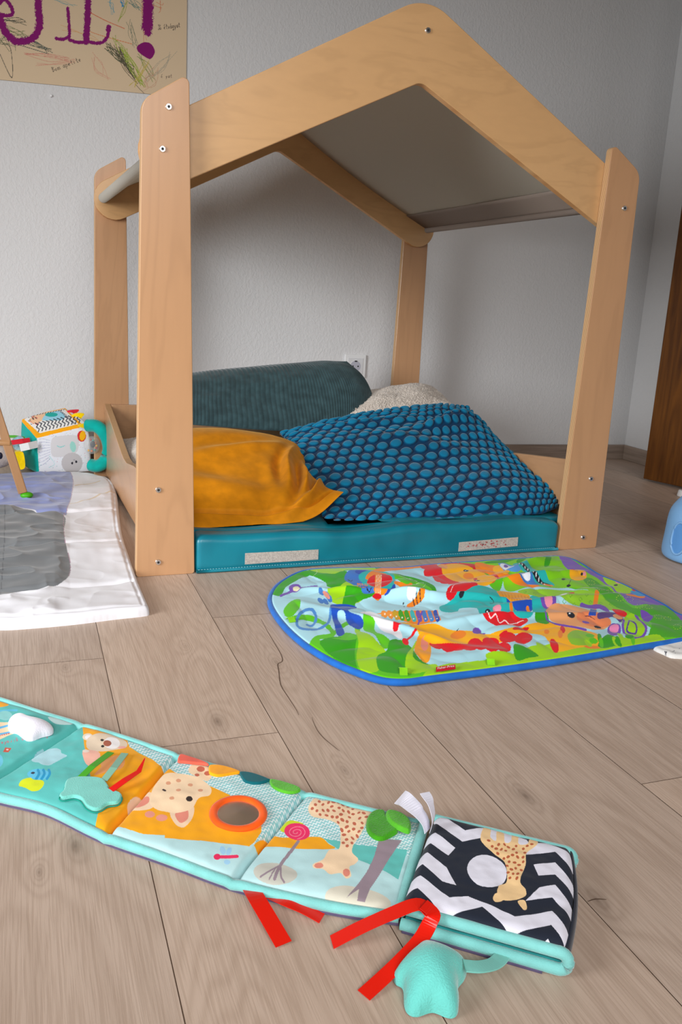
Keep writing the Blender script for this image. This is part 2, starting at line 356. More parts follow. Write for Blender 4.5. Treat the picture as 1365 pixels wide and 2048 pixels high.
KN_PX = [(435, 1443, .020, .9), (690, 1541, .013, .5), (1052, 1592, .018, .9), (150, 1692, .022, .9), (1195, 1800, .022, .6), (130, 1335, .014, .4), (372, 1292, .010, .3), (553, 1325, .016, .4), (78, 1745, .008, .6), (855, 1362, .018, .5)]
def w2f(P): dx, dy = P[0]-CAM[0], P[1]-CAM[1]; return dx*cA-dy*sA, dx*sA+dy*cA
KNOTS = [(*w2f(fl((a, b))), r, d) for a, b, r, d in KN_PX]
floor_mat(M_floor)
M_gap = mat('plank_joint', tuple(lin((104, 82, 66))), .8)
joint = {-1: 1.2655, 0: .975, 3: .742, 1: .12, 2: .42, 4: .28, -2: .55, 5: .9, 6: .35, 7: .7}
V, F, RN, UVs, MI = [], [], [], [], []
for i in range(-14, 18):
    xa, xb = FX0+FW*i, FX0+FW*(i+1); j0 = joint.get(i, random.uniform(0, FL_)); k = -4
    while j0+FL_*k < 4.5:
        ya, yb = j0+FL_*k, j0+FL_*(k+1); k += 1
        if yb < -3: continue
        r = random.random(); g = .0005; n = len(V)
        for (x, y) in ((xa+g, ya+g), (xb-g, ya+g), (xb-g, yb-g), (xa+g, yb-g)): V.append((*f2w(x, y), 0)); RN.append(r); UVs.append((x, y))
        F.append((n, n+1, n+2, n+3)); MI.append(0)
n = len(V)
for (x, y) in ((-4, -4), (5, -4), (5, 4), (-4, 4)): V.append((x, y, -.0008)); RN.append(0); UVs.append((0, 0))
F.append((n, n+1, n+2, n+3)); MI.append(1)
floor = mesh('floor', V, F, [M_floor, M_gap], sm=False); tag(floor, kind='structure')
me = floor.data; a = me.attributes.new('plank', 'FLOAT', 'POINT'); a.data.foreach_set('value', RN)
uvl = me.uv_layers.new(name='grain')
for p in me.polygons:
    p.material_index = MI[p.index]
    for li in p.loop_indices: uvl.data[li].uv = UVs[me.loops[li].vertex_index]
# natural cracks in the oak decor
M_crack = mat('oak_crack', tuple(lin((92, 72, 58))), .9)
def crack(pts, w):
    P = [fl(p, .0004) for p in smooth(pts, 3, False)]; V, F = [], []
    for i, p in enumerate(P):
        t = P[min(i+1, len(P)-1)]-P[max(i-1, 0)]; t /= np.linalg.norm(t); s = np.cross(t, (0, 0, 1)); ww = w*(.25+.75*math.sin(math.pi*(i+.3)/len(P)))
        V += [p-s*ww, p+s*ww]
        if i: F.append((2*i-2, 2*i-1, 2*i+1, 2*i))
    return mesh('wood_crack', V, F, M_crack, floor, False)
crack([(522, 1238), (535, 1262), (548, 1284), (562, 1308), (565, 1322), (556, 1328), (558, 1342), (562, 1370), (578, 1396), (592, 1418), (598, 1430)], .0007)
crack([(624, 1434), (632, 1455), (644, 1472), (662, 1488), (680, 1502)], .0005)
crack([(1176, 1803), (1192, 1798), (1214, 1799)], .0007)

# ------------------------------------------------------------------ walls, skirting
WA = math.radians(3.4); WD = np.array([math.cos(WA), -math.sin(WA), 0]); WN = np.array([math.sin(WA), math.cos(WA), 0]); CO = fl((1247, 917)); CO[2] = 0
def wb(s, d, z): return CO+WD*s-WN*d+np.array([0, 0, z])               # back wall frame: s along (negative = left), d in front
def wr(s, d, z): return CO-WN*s-WD*d+np.array([0, 0, z])               # right wall frame
def pw(p, d=0.):                                                       # photo point on the back wall
    q = ray(p); P0 = wb(0, d, 0); return CAM+q*(((P0-CAM)@WN)/(q@WN))
def slab(name, fr, s0, s1, d0, d1, z0, z1, m, parent=None):
    V = [fr(s, d, z) for z in (z0, z1) for d in (d0, d1) for s in (s0, s1)]
    F = [(0, 1, 3, 2), (4, 6, 7, 5), (0, 4, 5, 1), (2, 3, 7, 6), (0, 2, 6, 4), (1, 5, 7, 3)]
    return mesh(name, V, F, m, parent, False)
tag(slab('wall_back', wb, -4.2, .1, -.1, 0, -.01, 2.5, M_wall), kind='structure')
tag(slab('wall_right', wr, -.1, 4.2, -.1, 0, -.01, 2.5, M_wall), kind='structure')
tag(mesh('ceiling', [(-4, -4, 2.5), (4, -4, 2.5), (4, 3, 2.5), (-4, 3, 2.5)], [(0, 1, 2, 3)], M_ceil, sm=False), kind='structure')
tag(mesh('wall_left', [(-3.3, -3.7, -.01), (-3.3, 1.6, -.01), (-3.3, 1.6, 2.5), (-3.3, -3.7, 2.5)], [(0, 1, 2, 3)], M_ceil, sm=False), kind='structure')
tag(mesh('wall_front', [(-3.3, -3.7, -.01), (3.0, -3.7, -.01), (3.0, -3.7, 2.5), (-3.3, -3.7, 2.5)], [(0, 3, 2, 1)], M_ceil, sm=False), kind='structure')
M_base = mat('skirting_laminate', (.3, .25, .2), .6); varied(M_base, tuple(lin((128, 112, 100))), tuple(lin((158, 140, 126))), 30, 4, (.15, .15, 2))
tag(bevel(slab('baseboard_back', wb, -4.2, -.001, .0005, .013, 0, .058, M_base), .002), kind='structure')
tag(bevel(slab('baseboard_right', wr, 0.0135, 1.2, .0005, .013, 0, .058, M_base), .002), kind='structure')
# ------------------------------------------------------------------ open oak door leaf at the right edge
M_oak = mat('dark_oak_veneer', (.15, .07, .02), .45)
r_ = varied(M_oak, tuple(lin((78, 42, 8))), tuple(lin((112, 66, 18))), 22, 6, (1.5, 1.5, .12), .3, .7, 1.5); bump(M_oak, 60, .15, .0005, 3, None, (3, 3, .12))
D0 = np.array([1.868, .712, 0]); D1 = np.array([1.905, .572, 0]); dd = (D1-D0)/np.linalg.norm(D1-D0); dn = np.array([-dd[1], dd[0], 0])
V = [D0+dd*s+dn*t+np.array([0, 0, z]) for z in (.008, 1.95) for t in (0, .036) for s in (0, .8)]
dl = mesh('door_1', V, [(0, 1, 3, 2), (4, 6, 7, 5), (0, 4, 5, 1), (2, 3, 7, 6), (0, 2, 6, 4), (1, 5, 7, 3)], M_oak, None, False); bevel(dl, .003); tag(dl, kind='structure')
bm = bmesh.new(); box(bm, D0+dd*.74-dn*.03+np.array([0, 0, .98]), D0+dd*.77-dn*.0+np.array([0, 0, 1.01])); hn = bmobj('door_handle', bm, M_steel, None); hn.parent = dl
# ------------------------------------------------------------------ wall socket
M_plast = mat('white_plastic', tuple(lin((226, 226, 226))), .35, spec=.5); M_plast2 = mat('white_plastic_insert', tuple(lin((214, 214, 216))), .3, spec=.5)
so = pw((709.5, 732)); ss = (so-CO)@WD; sz = so[2]
sock = empty('wall_socket', tuple(wb(ss, 0, sz)), 'white square wall socket behind the green corduroy pillow', 'socket')
hw = .0405
o = slab('cover_frame', wb, ss-hw, ss+hw, .0006, .009, sz-hw, sz+hw, M_plast, sock); bevel(o, .003)
o = slab('insert', wb, ss-.0285, ss+.0285, .009, .0105, sz-.0285, sz+.0285, M_plast2, sock); bevel(o, .001)
def wdisc(name, s, z, r, d0, d1, m, parent, r2=None, n=32):
    V, F = [], []
    for d in (d0, d1):
        for k in range(n): a = 2*math.pi*k/n; V.append(wb(s+(r2 or r)*math.cos(a) if d == d1 else s+r*math.cos(a), d, z+((r2 or r) if d == d1 else r)*math.sin(a)))
    for k in range(n): F.append((k, (k+1) % n, n+(k+1) % n, n+k))
    F += [tuple(range(n)), tuple(range(2*n-1, n-1, -1))]
    return mesh(name, V, F, m, parent, False)
wdisc('socket_rim', ss, sz, .0215, .0105, .0112, M_plast, sock)
M_rec = mat('socket_recess', tuple(lin((178, 178, 190))), .5)
wdisc('recess', ss, sz, .0195, .0112, .0115, M_rec, sock)
for dx in (-.0095, .0095): wdisc('pin_hole', ss+dx, sz, .0028, .0115, .0118, M_dark, sock)
for dz in (-.018, .018): slab('earth_clip', wb, ss-.004, ss+.004, .0115, .014, sz+dz-.002, sz+dz+.002, M_dark, sock)
nl = pw((102, 192)); tag(wdisc('wall_nail', (nl-CO)@WD, nl[2], .0045, .0005, .006, M_plast, None, .003), 'small white nail in the wall below the scribbled poster', 'nail')

# ------------------------------------------------------------------ poster
pa = Art((214, 190, 158))
def P1(pts): return tf(0, 0, 3.4125, pts)
PU = (128, 18, 104)
def crayon(x0, y0, x1, y1, n, jit, w, col):
    for k in range(n):
        j = lambda: random.uniform(-jit, jit)
        pa.line(P1([(x0+j(), y0+j()), ((x0+x1)/2+j()*1.3, (y0+y1)/2+j()*1.3), (x1+j(), y1+j())]), w, col)
crayon(30, 130, 170, 155, 5, 22, 1.1, (95, 92, 78)); crayon(0, 200, 180, 230, 6, 30, .9, (110, 120, 80)); crayon(150, 270, 340, 350, 7, 20, 1.1, (84, 92, 84))
crayon(0, 260, 80, 330, 7, 40, .9, (105, 112, 84)); pa.line(P1([(0, 370), (82, 532), (72, 330), (15, 300)]), 1.2, (88, 82, 74)); pa.line(P1([(110, 300), (340, 370)]), 1.3, (84, 92, 84))
crayon(170, 380, 470, 410, 6, 22, .9, (205, 140, 122)); crayon(250, 430, 500, 420, 4, 20, .8, (208, 152, 130)); crayon(640, 380, 730, 540, 5, 30, .8, (206, 150, 128))
crayon(380, 0, 520, 30, 4, 20, .9, (150, 168, 160)); crayon(745, 0, 770, 90, 4, 14, .9, (110, 160, 172)); crayon(830, 0, 838, 50, 4, 12, 1.4, (70, 140, 178)); crayon(900, 0, 945, 60, 7, 25, .9, (95, 128, 120))
pa.line(P1([(615, 85), (720, 140), (850, 195)]), 1.3, (206, 96, 60)); pa.line(P1([(600, 210), (700, 245), (900, 300)]), 1.1, (210, 120, 70)); crayon(440, 180, 700, 300, 3, 30, .8, (210, 160, 110))
crayon(870, 0, 815, 150, 3, 10, 1.0, (150, 160, 70)); crayon(880, 150, 930, 320, 6, 25, .8, (130, 132, 110)); crayon(780, 250, 880, 440, 4, 20, 1.0, (150, 165, 70))
crayon(730, 310, 900, 470, 10, 22, 1.2, (86, 90, 68)); crayon(800, 330, 940, 550, 10, 24, 1.1, (92, 84, 66)); crayon(840, 330, 980, 570, 8, 26, 1.1, (150, 168, 60)); crayon(960, 380, 1060, 540, 4, 30, 1, (120, 140, 70))
crayon(900, 600, 1000, 430, 5, 22, .9, (190, 170, 80)); crayon(1000, 540, 1180, 370, 6, 30, .8, (170, 160, 140)); crayon(1060, 20, 1120, 60, 3, 40, 1, (206, 120, 90)); crayon(1000, 600, 1060, 480, 6, 30, .8, (196, 150, 122))
pa.line(P1([(930, 580), (985, 640)]), 1, (90, 80, 70)); crayon(975, 0, 990, 280, 3, 12, .9, (208, 150, 120))
for pts, w in (([(0, 120), (35, 215), (105, 280), (190, 275), (248, 235), (270, 150), (262, 60), (258, -60)], 13), ([(262, 120), (285, 190)], 6), ([(0, 20), (35, -5), (78, 50), (82, 100), (30, 105), (0, 95)], 6.5), ([(463, 55), (470, 150), (474, 215), (472, 272)], 5.5),
               ([(385, 262), (430, 268), (470, 250)], 6), ([(478, 275), (540, 290), (600, 285), (660, 295), (705, 285), (735, 245), (742, 185)], 6), ([(603, -60), (600, 60), (595, 180), (588, 285)], 11.5), ([(1010, -60), (1010, 100), (1006, 180)], 19), ([(1007, 180), (1010, 225)], 13), ([(742, 185), (740, 200)], 9)):
    pa.rough(P1(pts), w*1.12, PU, int(w*10))
pa.poly(P1([(938, 315), (985, 288), (1032, 300), (1058, 352), (1030, 402), (990, 388), (942, 350)]), PU)
write(pa, "Bom apetite", P1([(362, 492)])[0], P1([(560, 415)])[0], 10, .9, (80, 66, 60)); write(pa, "Jo' e'tva'gyat", P1([(1078, 205)])[0], P1([(1235, 185)])[0], 10, .9, (70, 60, 58))
write(pa, "e' yat", P1([(1100, 530)])[0], P1([(1180, 530)])[0], 7, .8, (110, 92, 80))
pbl, pbr = pw((-40, 156)), pw((372, 195.5)); sl = (pbl-CO)@WD; sr = (pbr-CO)@WD; zt = 1.50; res = .0011
nx, nz = int((sr-sl)/res), int(.38/res); S, T = np.meshgrid(np.linspace(0, 1, nx), np.linspace(0, 1, nz), indexing='ij')
zb_ = pbl[2]+(pbr[2]-pbl[2])*S; Z = zb_+(zt-zb_)*T; SS = sl+(sr-sl)*S
B = CO+WD*SS[..., None]-WN*.0035+np.stack([0*Z, 0*Z, Z], -1); B = B.reshape(-1, 3)
nf = len(B); back = B+WN*.003; F = gridF(nx, nz)
V = np.concatenate([B, back[[0, nz-1, nf-1, nf-nz]]]); c = pa.eval(prj(B)); c = np.concatenate([c, c[:4]])
M_paper = printed('crayon_paper', .8, 60, .15, 0)
po = mesh('poster', V, F, M_paper, None, True, c)
bm = bmesh.new(); q = [Vector(v) for v in (V[0], V[nz-1], V[nf-1], V[nf-nz])]; w = [Vector(v) for v in V[nf:]]
a_ = [bm.verts.new(v) for v in q]; b_ = [bm.verts.new(v) for v in w]
for i in range(4): bm.faces.new((a_[i], a_[(i+1) % 4], b_[(i+1) % 4], b_[i]))
M_card = mat('card_edge', tuple(lin((150, 130, 100))), .8); e_ = bmobj('poster_edge', bm, M_card, None); e_.parent = po
tag(po, 'beige paper poster with purple letters and crayon scribbles on the wall', 'poster')

# ------------------------------------------------------------------ house bed frame
bed = empty('house_bed', (.557, .5, 0), 'birch plywood house-shaped floor bed with grey canopy against the wall', 'bed')
def screw(parent, x, y, z, sgn=-1, r=.0062):
    bm = bmesh.new(); g = bmesh.ops.create_cone(bm, cap_ends=True, segments=24, radius1=r, radius2=r*.8, depth=.003)
    bmesh.ops.rotate(bm, verts=bm.verts, cent=(0, 0, 0), matrix=Matrix.Rotation(math.radians(90), 3, 'X')); bmesh.ops.translate(bm, verts=bm.verts, vec=(x, y-.0012, z))
    s = bmobj('screw', bm, M_steel, parent)
    bm = bmesh.new(); bmesh.ops.create_cone(bm, cap_ends=True, segments=6, radius1=r*.42, radius2=r*.42, depth=.0006)
    bmesh.ops.rotate(bm, verts=bm.verts, cent=(0, 0, 0), matrix=Matrix.Rotation(math.radians(90), 3, 'X')); bmesh.ops.translate(bm, verts=bm.verts, vec=(x, y-.0029, z)); bm2 = bmobj('socket', bm, M_dark, None)
    # join the hex recess into the screw as a second material
    s.data.materials.append(M_dark); bm3 = bmesh.new(); bm3.from_mesh(s.data); k = len(bm3.faces)
    me2 = bm2.data.copy(); t = parent.matrix_basis.translation if parent.parent is None else parent.parent.matrix_basis.translation
    me2.transform(Matrix.Translation(-Vector(t))); bm3.from_mesh(me2)
    bm3.faces.ensure_lookup_table()
    for f in bm3.faces[k:]: f.material_index = 1
    bm3.to_mesh(s.data); bm3.free(); bpy.data.objects.remove(bm2)
TH = .019
def post(left, y0, x0, wB, wT, sc, zt_in, zt_out):
    sg = 1 if left else -1
    if left: pts = [(x0, 0), (x0+wB, 0), (x0+wT, zt_in), (x0+.012, zt_out)]
    else: pts = [(x0, 0), (x0-wB, 0), (x0-wT, zt_in), (x0-.012, zt_out)]
    rad = [.006, .006, .010, .035]
    o = prism('post', rounded(pts, rad), 'y', y0, y0+TH, [M_post, M_ply], bed, .0016); return o
front_l = post(True, 0, 0, .1175, .0955, 1, .932, .878)
front_r = post(False, 0, 1.1165, .1125, .096, 1, .922, .868)
rear_l = post(True, .985, .019, .105, .098, 1, .925, .872)
rear_r = post(False, .985, 1.098, .106, .096, 1, .925, .872)
for x, z in ((.0485, .801), (.0435, .177), (.0438, .029), (.059, .872)): screw(front_l, x, 0, z)
for x, z in ((1.0725, .791), (1.0745, .175), (1.073, .029)): screw(front_r, x, 0, z)
cxg = .560
def gable(y0, dx, mats):
    up, lo = (.0, .0), (0, 0)
    out = []
    # left rounded end, over the ridge, right rounded end, back along the lower edge
    ctrL = (.0660+dx, .8015); R0 = .0555
    def arc(c, r, a0, a1, n=14): return [(c[0]+r*math.cos(math.radians(a0+(a1-a0)*k/n)), c[1]+r*math.sin(math.radians(a0+(a1-a0)*k/n))) for k in range(n+1)]
    ctrR = (1.0585-dx, .798)
    pts = arc(ctrL, R0, 300, 120.5)
    ridge = rounded([(pts[-1]), (cxg, 1.137), (ctrR[0]+R0*math.cos(math.radians(60)), ctrR[1]+R0*math.sin(math.radians(60)))], [0, .095, 0], 12)
    pts += [tuple(p) for p in ridge[1:-1]]
    pts += arc(ctrR, R0, 60, -120)
    low = rounded([pts[-1], (cxg, .984), pts[0]], [0, .028, 0], 8); pts += [tuple(p) for p in low[1:-1]]
    return prism('gable_frame', pts, 'y', y0, y0+TH, mats, bed, .0016)
g1 = gable(TH+.0003, 0, [M_arm, M_edge]); screw(g1, .566, TH+.0003, 1.077)
g2 = gable(.985-TH-.0003, .017, [M_arm, M_edge])
# low side and back boards of the bed
prism('side_board', rounded([(.04, .012), (.984, .012), (.984, .222), (.60, .140), (.56, .134), (.51, .133), (.44, .142), (.38, .150), (.04, .155)], [0, 0, 0, .05, .05, .05, .05, .05, 0], 4), 'x', .050, .068, [M_rail, M_ply], bed, .0015)
prism('side_board', rounded([(.04, .012), (.984, .012), (.984, .165), (.45, .166), (.04, .213)], [0, 0, 0, .1, 0], 4), 'x', 1.052, 1.070, [M_rail, M_ply], bed, .0015)
bm = bmesh.new(); box(bm, (.0685, .965, .012), (1.0515, .983, .221)); bevel(bmobj('back_board', bm, M_rail, bed), .0015)
# canopy: dowels and the grey cloth over them
M_cloth = mat('grey_canopy_cloth', tuple(lin((205, 201, 192))), .8, spec=.15); bump(M_cloth, 1400, .15, .0004)
P_(M_cloth).inputs['Transmission Weight'].default_value = 0
_tr = N(M_cloth, 'ShaderNodeBsdfTranslucent'); _tr.inputs[0].default_value = (*lin((228, 214, 188)), 1); _mx = N(M_cloth, 'ShaderNodeMixShader'); _mx.inputs[0].default_value = .42
L(M_cloth, P_(M_cloth).outputs[0], _mx.inputs[1]); L(M_cloth, _tr.outputs[0], _mx.inputs[2]); L(M_cloth, _mx.outputs[0], M_cloth.node_tree.nodes['Material Output'].inputs[0])
M_hem = mat('grey_canopy_hem', tuple(lin((150, 136, 126))), .85, spec=.12); bump(M_hem, 1400, .15, .0004)
ya, yb = .0405, .9645
dw = [(.052, .802), (.566, 1.068), (1.070, .797)]
for x, z in dw[1:2]: tube('ridge_dowel', [(x, .0385, z-.003), (x, .9655, z-.003)], .011, M_edge, bed, n=20)
n = 60; V, F = [], []
def slope(a, b, sag, k):
    x, z = a[0]+(b[0]-a[0])*k, a[1]+(b[1]-a[1])*k; return x, z-sag*math.sin(math.pi*k)
prof = [slope(dw[0], dw[1], .008, k/24) for k in range(24)] + [(dw[1][0], dw[1][1]+.009)] + [slope(dw[1], dw[2], .012, k/24) for k in range(1, 25)]
for j in range(25):
    y = ya+(yb-ya)*j/24
    for i, (x, z) in enumerate(prof): V.append((x, y, z+.006 + .002*math.sin(j*.7+i*.3)*math.sin(math.pi*j/24)))
m_ = len(prof)
for j in range(24):
    for i in range(m_-1): F.append((j*m_+i, j*m_+i+1, (j+1)*m_+i+1, (j+1)*m_+i))
can = mesh('canopy', V, F, M_cloth, bed); sd = can.modifiers.new('solid', 'SOLIDIFY'); sd.thickness = .0012; sd.offset = 0
for s, (x, z) in ((1, dw[0]), (-1, dw[2])):
    tube('canopy_sleeve', [(x, ya, z), (x, yb, z)], .0135 if s > 0 else .009, M_cloth if s > 0 else M_hem, bed, n=20)
    V = []; ks = np.linspace(.0, .155 if s < 0 else .10, 7)
    for y in (ya, yb):
        for k in ks:
            q_ = slope((x, z), dw[1], .012 if s < 0 else .008, k); V.append((q_[0], y, q_[1]+.0015))
    h_ = mesh('canopy_hem', V, [(i, i+1, i+8, i+7) for i in range(6)], M_hem, bed); h_.modifiers.new('solid', 'SOLIDIFY').thickness = .001

# ------------------------------------------------------------------ mattress
M_teal = mat('teal_vinyl', tuple(lin((10, 116, 134))), .36, spec=.45, ); varied(M_teal, tuple(lin((6, 104, 122))), tuple(lin((14, 124, 142))), 9, 2); bump(M_teal, 260, .12, .001)
X0, X1, Y0, Y1, ZT = .0695, 1.0505, -.002, .955, .076
nx, ny = 150, 150; V = []; 
u = np.linspace(0, 1, nx); v = np.linspace(0, 1, ny); U, W_ = np.meshgrid(u, v, indexing='ij')
def cush(x0, x1, y0, y1, z0, z1, r, nx, ny, fr):
    # closed cushion: outline rounded, side wall vertical, puffed slightly
    prof = [(0, z0)] + [(0, z0+(z1-r-z0)*k/4) for k in range(1, 5)] + [(r-r*math.cos(a), z1-r+r*math.sin(a)) for a in [math.pi/2*k/5 for k in range(1, 6)]]
    ring = rounded([(x0, y0), (x1, y0), (x1, y1), (x0, y1)], .012, 5); R = []
    dense = []
    for i in range(len(ring)):
        a, b = np.array(ring[i]), np.array(ring[(i+1) % len(ring)]); k = max(1, int(np.linalg.norm(b-a)/.02))
        for t in range(k): dense.append(a+(b-a)*t/k)
    cen = np.array([(x0+x1)/2, (y0+y1)/2]); V, F = [], []; n = len(dense)
    for ins, z in prof:
        for p in dense:
            sx = (p[0]-cen[0])*(1-2*ins/(x1-x0)); sy = (p[1]-cen[1])*(1-2*ins/(y1-y0)); px_, py_ = cen[0]+sx, cen[1]+sy
            zz = z+fr(px_, py_, z); V.append((px_, py_, zz))
    for k in (.9, .75, .5, .25):
        for p in dense:
            px_, py_ = cen[0]+(p[0]-cen[0])*k*(1-2*r/(x1-x0)), cen[1]+(p[1]-cen[1])*k*(1-2*r/(y1-y0)); V.append((px_, py_, z1+fr(px_, py_, z1)))
    for j in range(len(prof)+3):
        for i in range(n): F.append((j*n+i, j*n+(i+1) % n, (j+1)*n+(i+1) % n, (j+1)*n+i))
    F.append(tuple(range((len(prof)+3)*n, (len(prof)+4)*n))); F.append(tuple(range(n-1, -1, -1))); return V, F
fr = lambda x, y, z: (z/.076)*(.004*math.sin(9*x+1)+.003*math.sin(23*x+7*y)) if z > .02 else 0
V, F = cush(.0705, 1.0495, .045, .955, .002, ZT, .012, 0, 0, fr)
# front flap between the posts runs forward to the post faces
mt = mesh('floor_mattress', V, F, M_teal); 
V2, F2 = cush(.1195, 1.001, -.002, .06, .002, ZT, .016, 0, 0, fr)
bm = bmesh.new(); bm.from_mesh(mt.data); me2 = bpy.data.meshes.new('t'); me2.from_pydata(V2, [], F2); me2.polygons.foreach_set('use_smooth', [True]*len(me2.polygons)); bm.from_mesh(me2); bm.to_mesh(mt.data); bm.free()
tag(mt, 'teal vinyl floor mattress with two grey patches inside the wooden bed', 'mattress')
M_velcro = mat('grey_hook_strip', tuple(lin((176, 168, 160))), .95, spec=.05); varied(M_velcro, tuple(lin((160, 152, 146))), tuple(lin((190, 182, 174))), 500, 2); bump(M_velcro, 900, .5, .001)
def patch(x0, x1, za, zb, zc, zd, red=False):
    o = mesh('fastening_strip', [(x0, -.0032, za), (x1, -.0032, zb), (x1, -.0026, zc), (x0, -.0026, zd), (x0, -.001, za), (x1, -.001, zb), (x1, -.001, zc), (x0, -.001, zd)], [(0, 1, 2, 3), (0, 4, 5, 1), (3, 2, 6, 7), (1, 5, 6, 2), (0, 3, 7, 4)], M_velcro, mt, False)
    return o
patch(.222, .384, .014, .015, .037, .038); o2 = patch(.727, .885, .0135, .018, .0395, .035)
M_red = mat('red_flecks', tuple(lin((170, 90, 90))), .9)
bm = bmesh.new()
for k in range(34):
    x = random.gauss(.80, .035); z = random.uniform(.019, .034); s = random.uniform(.0008, .0022)
    if .73 < x < .88: box(bm, (x-s, -.0036, z-s*.8), (x+s, -.003, z+s*.8))
tag(bmobj('red_fleck_stain', bm, M_red, mt), kind='stuff')
M_thread = mat('white_thread', tuple(lin((150, 200, 205))), .8)
bm = bmesh.new()
for k in range(145):
    x = .124+k*.006; box(bm, (x, -.0032, .0075), (x+.0036, -.002, .0084))
tag(bmobj('hem_stitching', bm, M_thread, mt), kind='stuff')
tube('bottom_piping', [(x, -.0035, .0045) for x in np.linspace(.121, 1.0, 30)], .0035, M_teal, mt)

# ------------------------------------------------------------------ pillows
def crom(P, t):                              # Catmull-Rom through rows of an array, t in [0, n-1]
    n = P.shape[0]; i = np.clip(np.floor(t).astype(int), 0, n-2); f = (t-i)[(...,)+(None,)*(P.ndim-1)]
    a, b, c, d = P[np.maximum(i-1, 0)], P[i], P[i+1], P[np.minimum(i+2, n-1)]
    a = np.where((i == 0)[(...,)+(None,)*(P.ndim-1)], 2*b-c, a); d = np.where((i == n-2)[(...,)+(None,)*(P.ndim-1)], 2*c-b, d)
    return .5*((2*b)+(c-a)*f+(2*a-5*b+4*c-d)*f*f+(-a+3*b-3*c+d)*f**3)
def net(rows, u, v):
    P = np.array(rows, float); A = crom(P, v*(P.shape[0]-1)); return crom(np.swapaxes(A, 0, 1), u*(P.shape[1]-1)).transpose(0, 1, 2)   # (u, v, 3)
def pillow(name, rows, th, nu, nv, m, disp=None, colf=None, pw_=.42, under=None, label=None, group=None):
    u, v = np.linspace(0, 1, nu), np.linspace(0, 1, nv); P = net(rows, u, v); U, Vv = np.meshgrid(u, v, indexing='ij')
    du = np.gradient(P, axis=0); dv = np.gradient(P, axis=1); Nn = np.cross(du, dv); Nn /= np.linalg.norm(Nn, axis=-1, keepdims=True)+1e-12
    bul = (np.sin(np.pi*U)*np.sin(np.pi*Vv)).clip(0)**pw_
    edge = np.minimum(np.minimum(U, 1-U), np.minimum(Vv, 1-Vv)); ef = np.clip(edge/.03, 0, 1)
    d = th*bul+(disp(U, Vv, P)*1. if disp is not None else 0)
    top = P+Nn*d[..., None]; bot = P-Nn*((under if under is not None else th*.6)*bul)[..., None]
    bot = bot[::max(1, nu//60)][:, ::max(1, nv//60)] if False else bot
    V = np.concatenate([top.reshape(-1, 3), bot.reshape(-1, 3)]); F = gridF(nu, nv); F = np.concatenate([F, F[:, ::-1]+nu*nv])
    # rim
    b = np.concatenate([np.arange(nu)*nv, (nu-1)*nv+np.arange(1, nv), (np.arange(nu-1)[::-1])*nv+nv-1, np.arange(1, nv-1)[::-1]]); b2 = np.roll(b, -1)
    F = np.concatenate([F, np.stack([b2, b, b+nu*nv, b2+nu*nv], -1)])
    V[:, 2] = np.maximum(V[:, 2], .0765)
    col = None
    if colf is not None: c = colf(U, Vv).reshape(-1, 3); col = np.concatenate([c, c])
    o = mesh(name, V, F, m, None, True, col); return o
def R_(pts, ys): return [py(p, y) for p, y in zip(pts, ys)]
def lift(rows): return rows
# green corduroy, leaning at the back
M_cord = fabric('green_corduroy', tuple(lin((50, 72, 76))), .9, .35, 700, .3, .001, .2)
rows = [R_([(300, 842), (420, 852), (600, 862), (700, 842), (748, 818)], [.70, .68, .68, .70, .72]), R_([(300, 812), (420, 812), (590, 812), (694, 798), (744, 788)], [.76, .76, .76, .76, .78]),
        R_([(300, 780), (420, 772), (580, 762), (676, 752), (726, 754)], [.83, .83, .83, .83, .84]), R_([(305, 760), (410, 745), (560, 732), (640, 725), (694, 723)], [.90, .90, .90, .90, .90])]
rib = lambda U, V_, P: .0016*np.abs(np.sin(U*np.pi*74+2.2*noise(U*2.5, V_*3, 5)))+.006*fbm(U*4, V_*3, 3)*np.sin(np.pi*U)*np.sin(np.pi*V_)
tag(pillow('pillow', rows, .045, 900, 160, M_cord, rib, None, .6), 'dark green corduroy pillow leaning at the back of the bed', 'pillow', None)
# cream boucle pillows
M_bou = fabric('cream_boucle', tuple(lin((206, 194, 182))), .95, .4, 420, .9, .003, .12)
bl = lambda U, V_, P: .0022*noise(U*130, V_*130, 9)+.008*fbm(U*3, V_*3, 4)
rows = [R_([(690, 850), (790, 850), (900, 845)], [.66, .66, .66]), R_([(700, 805), (800, 795), (905, 815)], [.76, .76, .74]), R_([(715, 782), (850, 770), (892, 800)], [.90, .9, .84])]
tag(pillow('pillow', rows, .018, 260, 260, M_bou, bl, None, .5), 'cream boucle pillow in the far right corner of the bed behind the blue one', 'pillow')
rows = [[(.075, .50, .105), (.22, .47, .115), (.36, .47, .105)], [(.074, .68, .135), (.22, .66, .15), (.38, .62, .125)], [(.074, .86, .135), (.22, .86, .135), (.40, .72, .10)]]
tag(pillow('pillow', rows, .03, 240, 240, M_bou, bl, None, .5), 'cream boucle pillow in the left corner of the bed beside the side board', 'pillow')
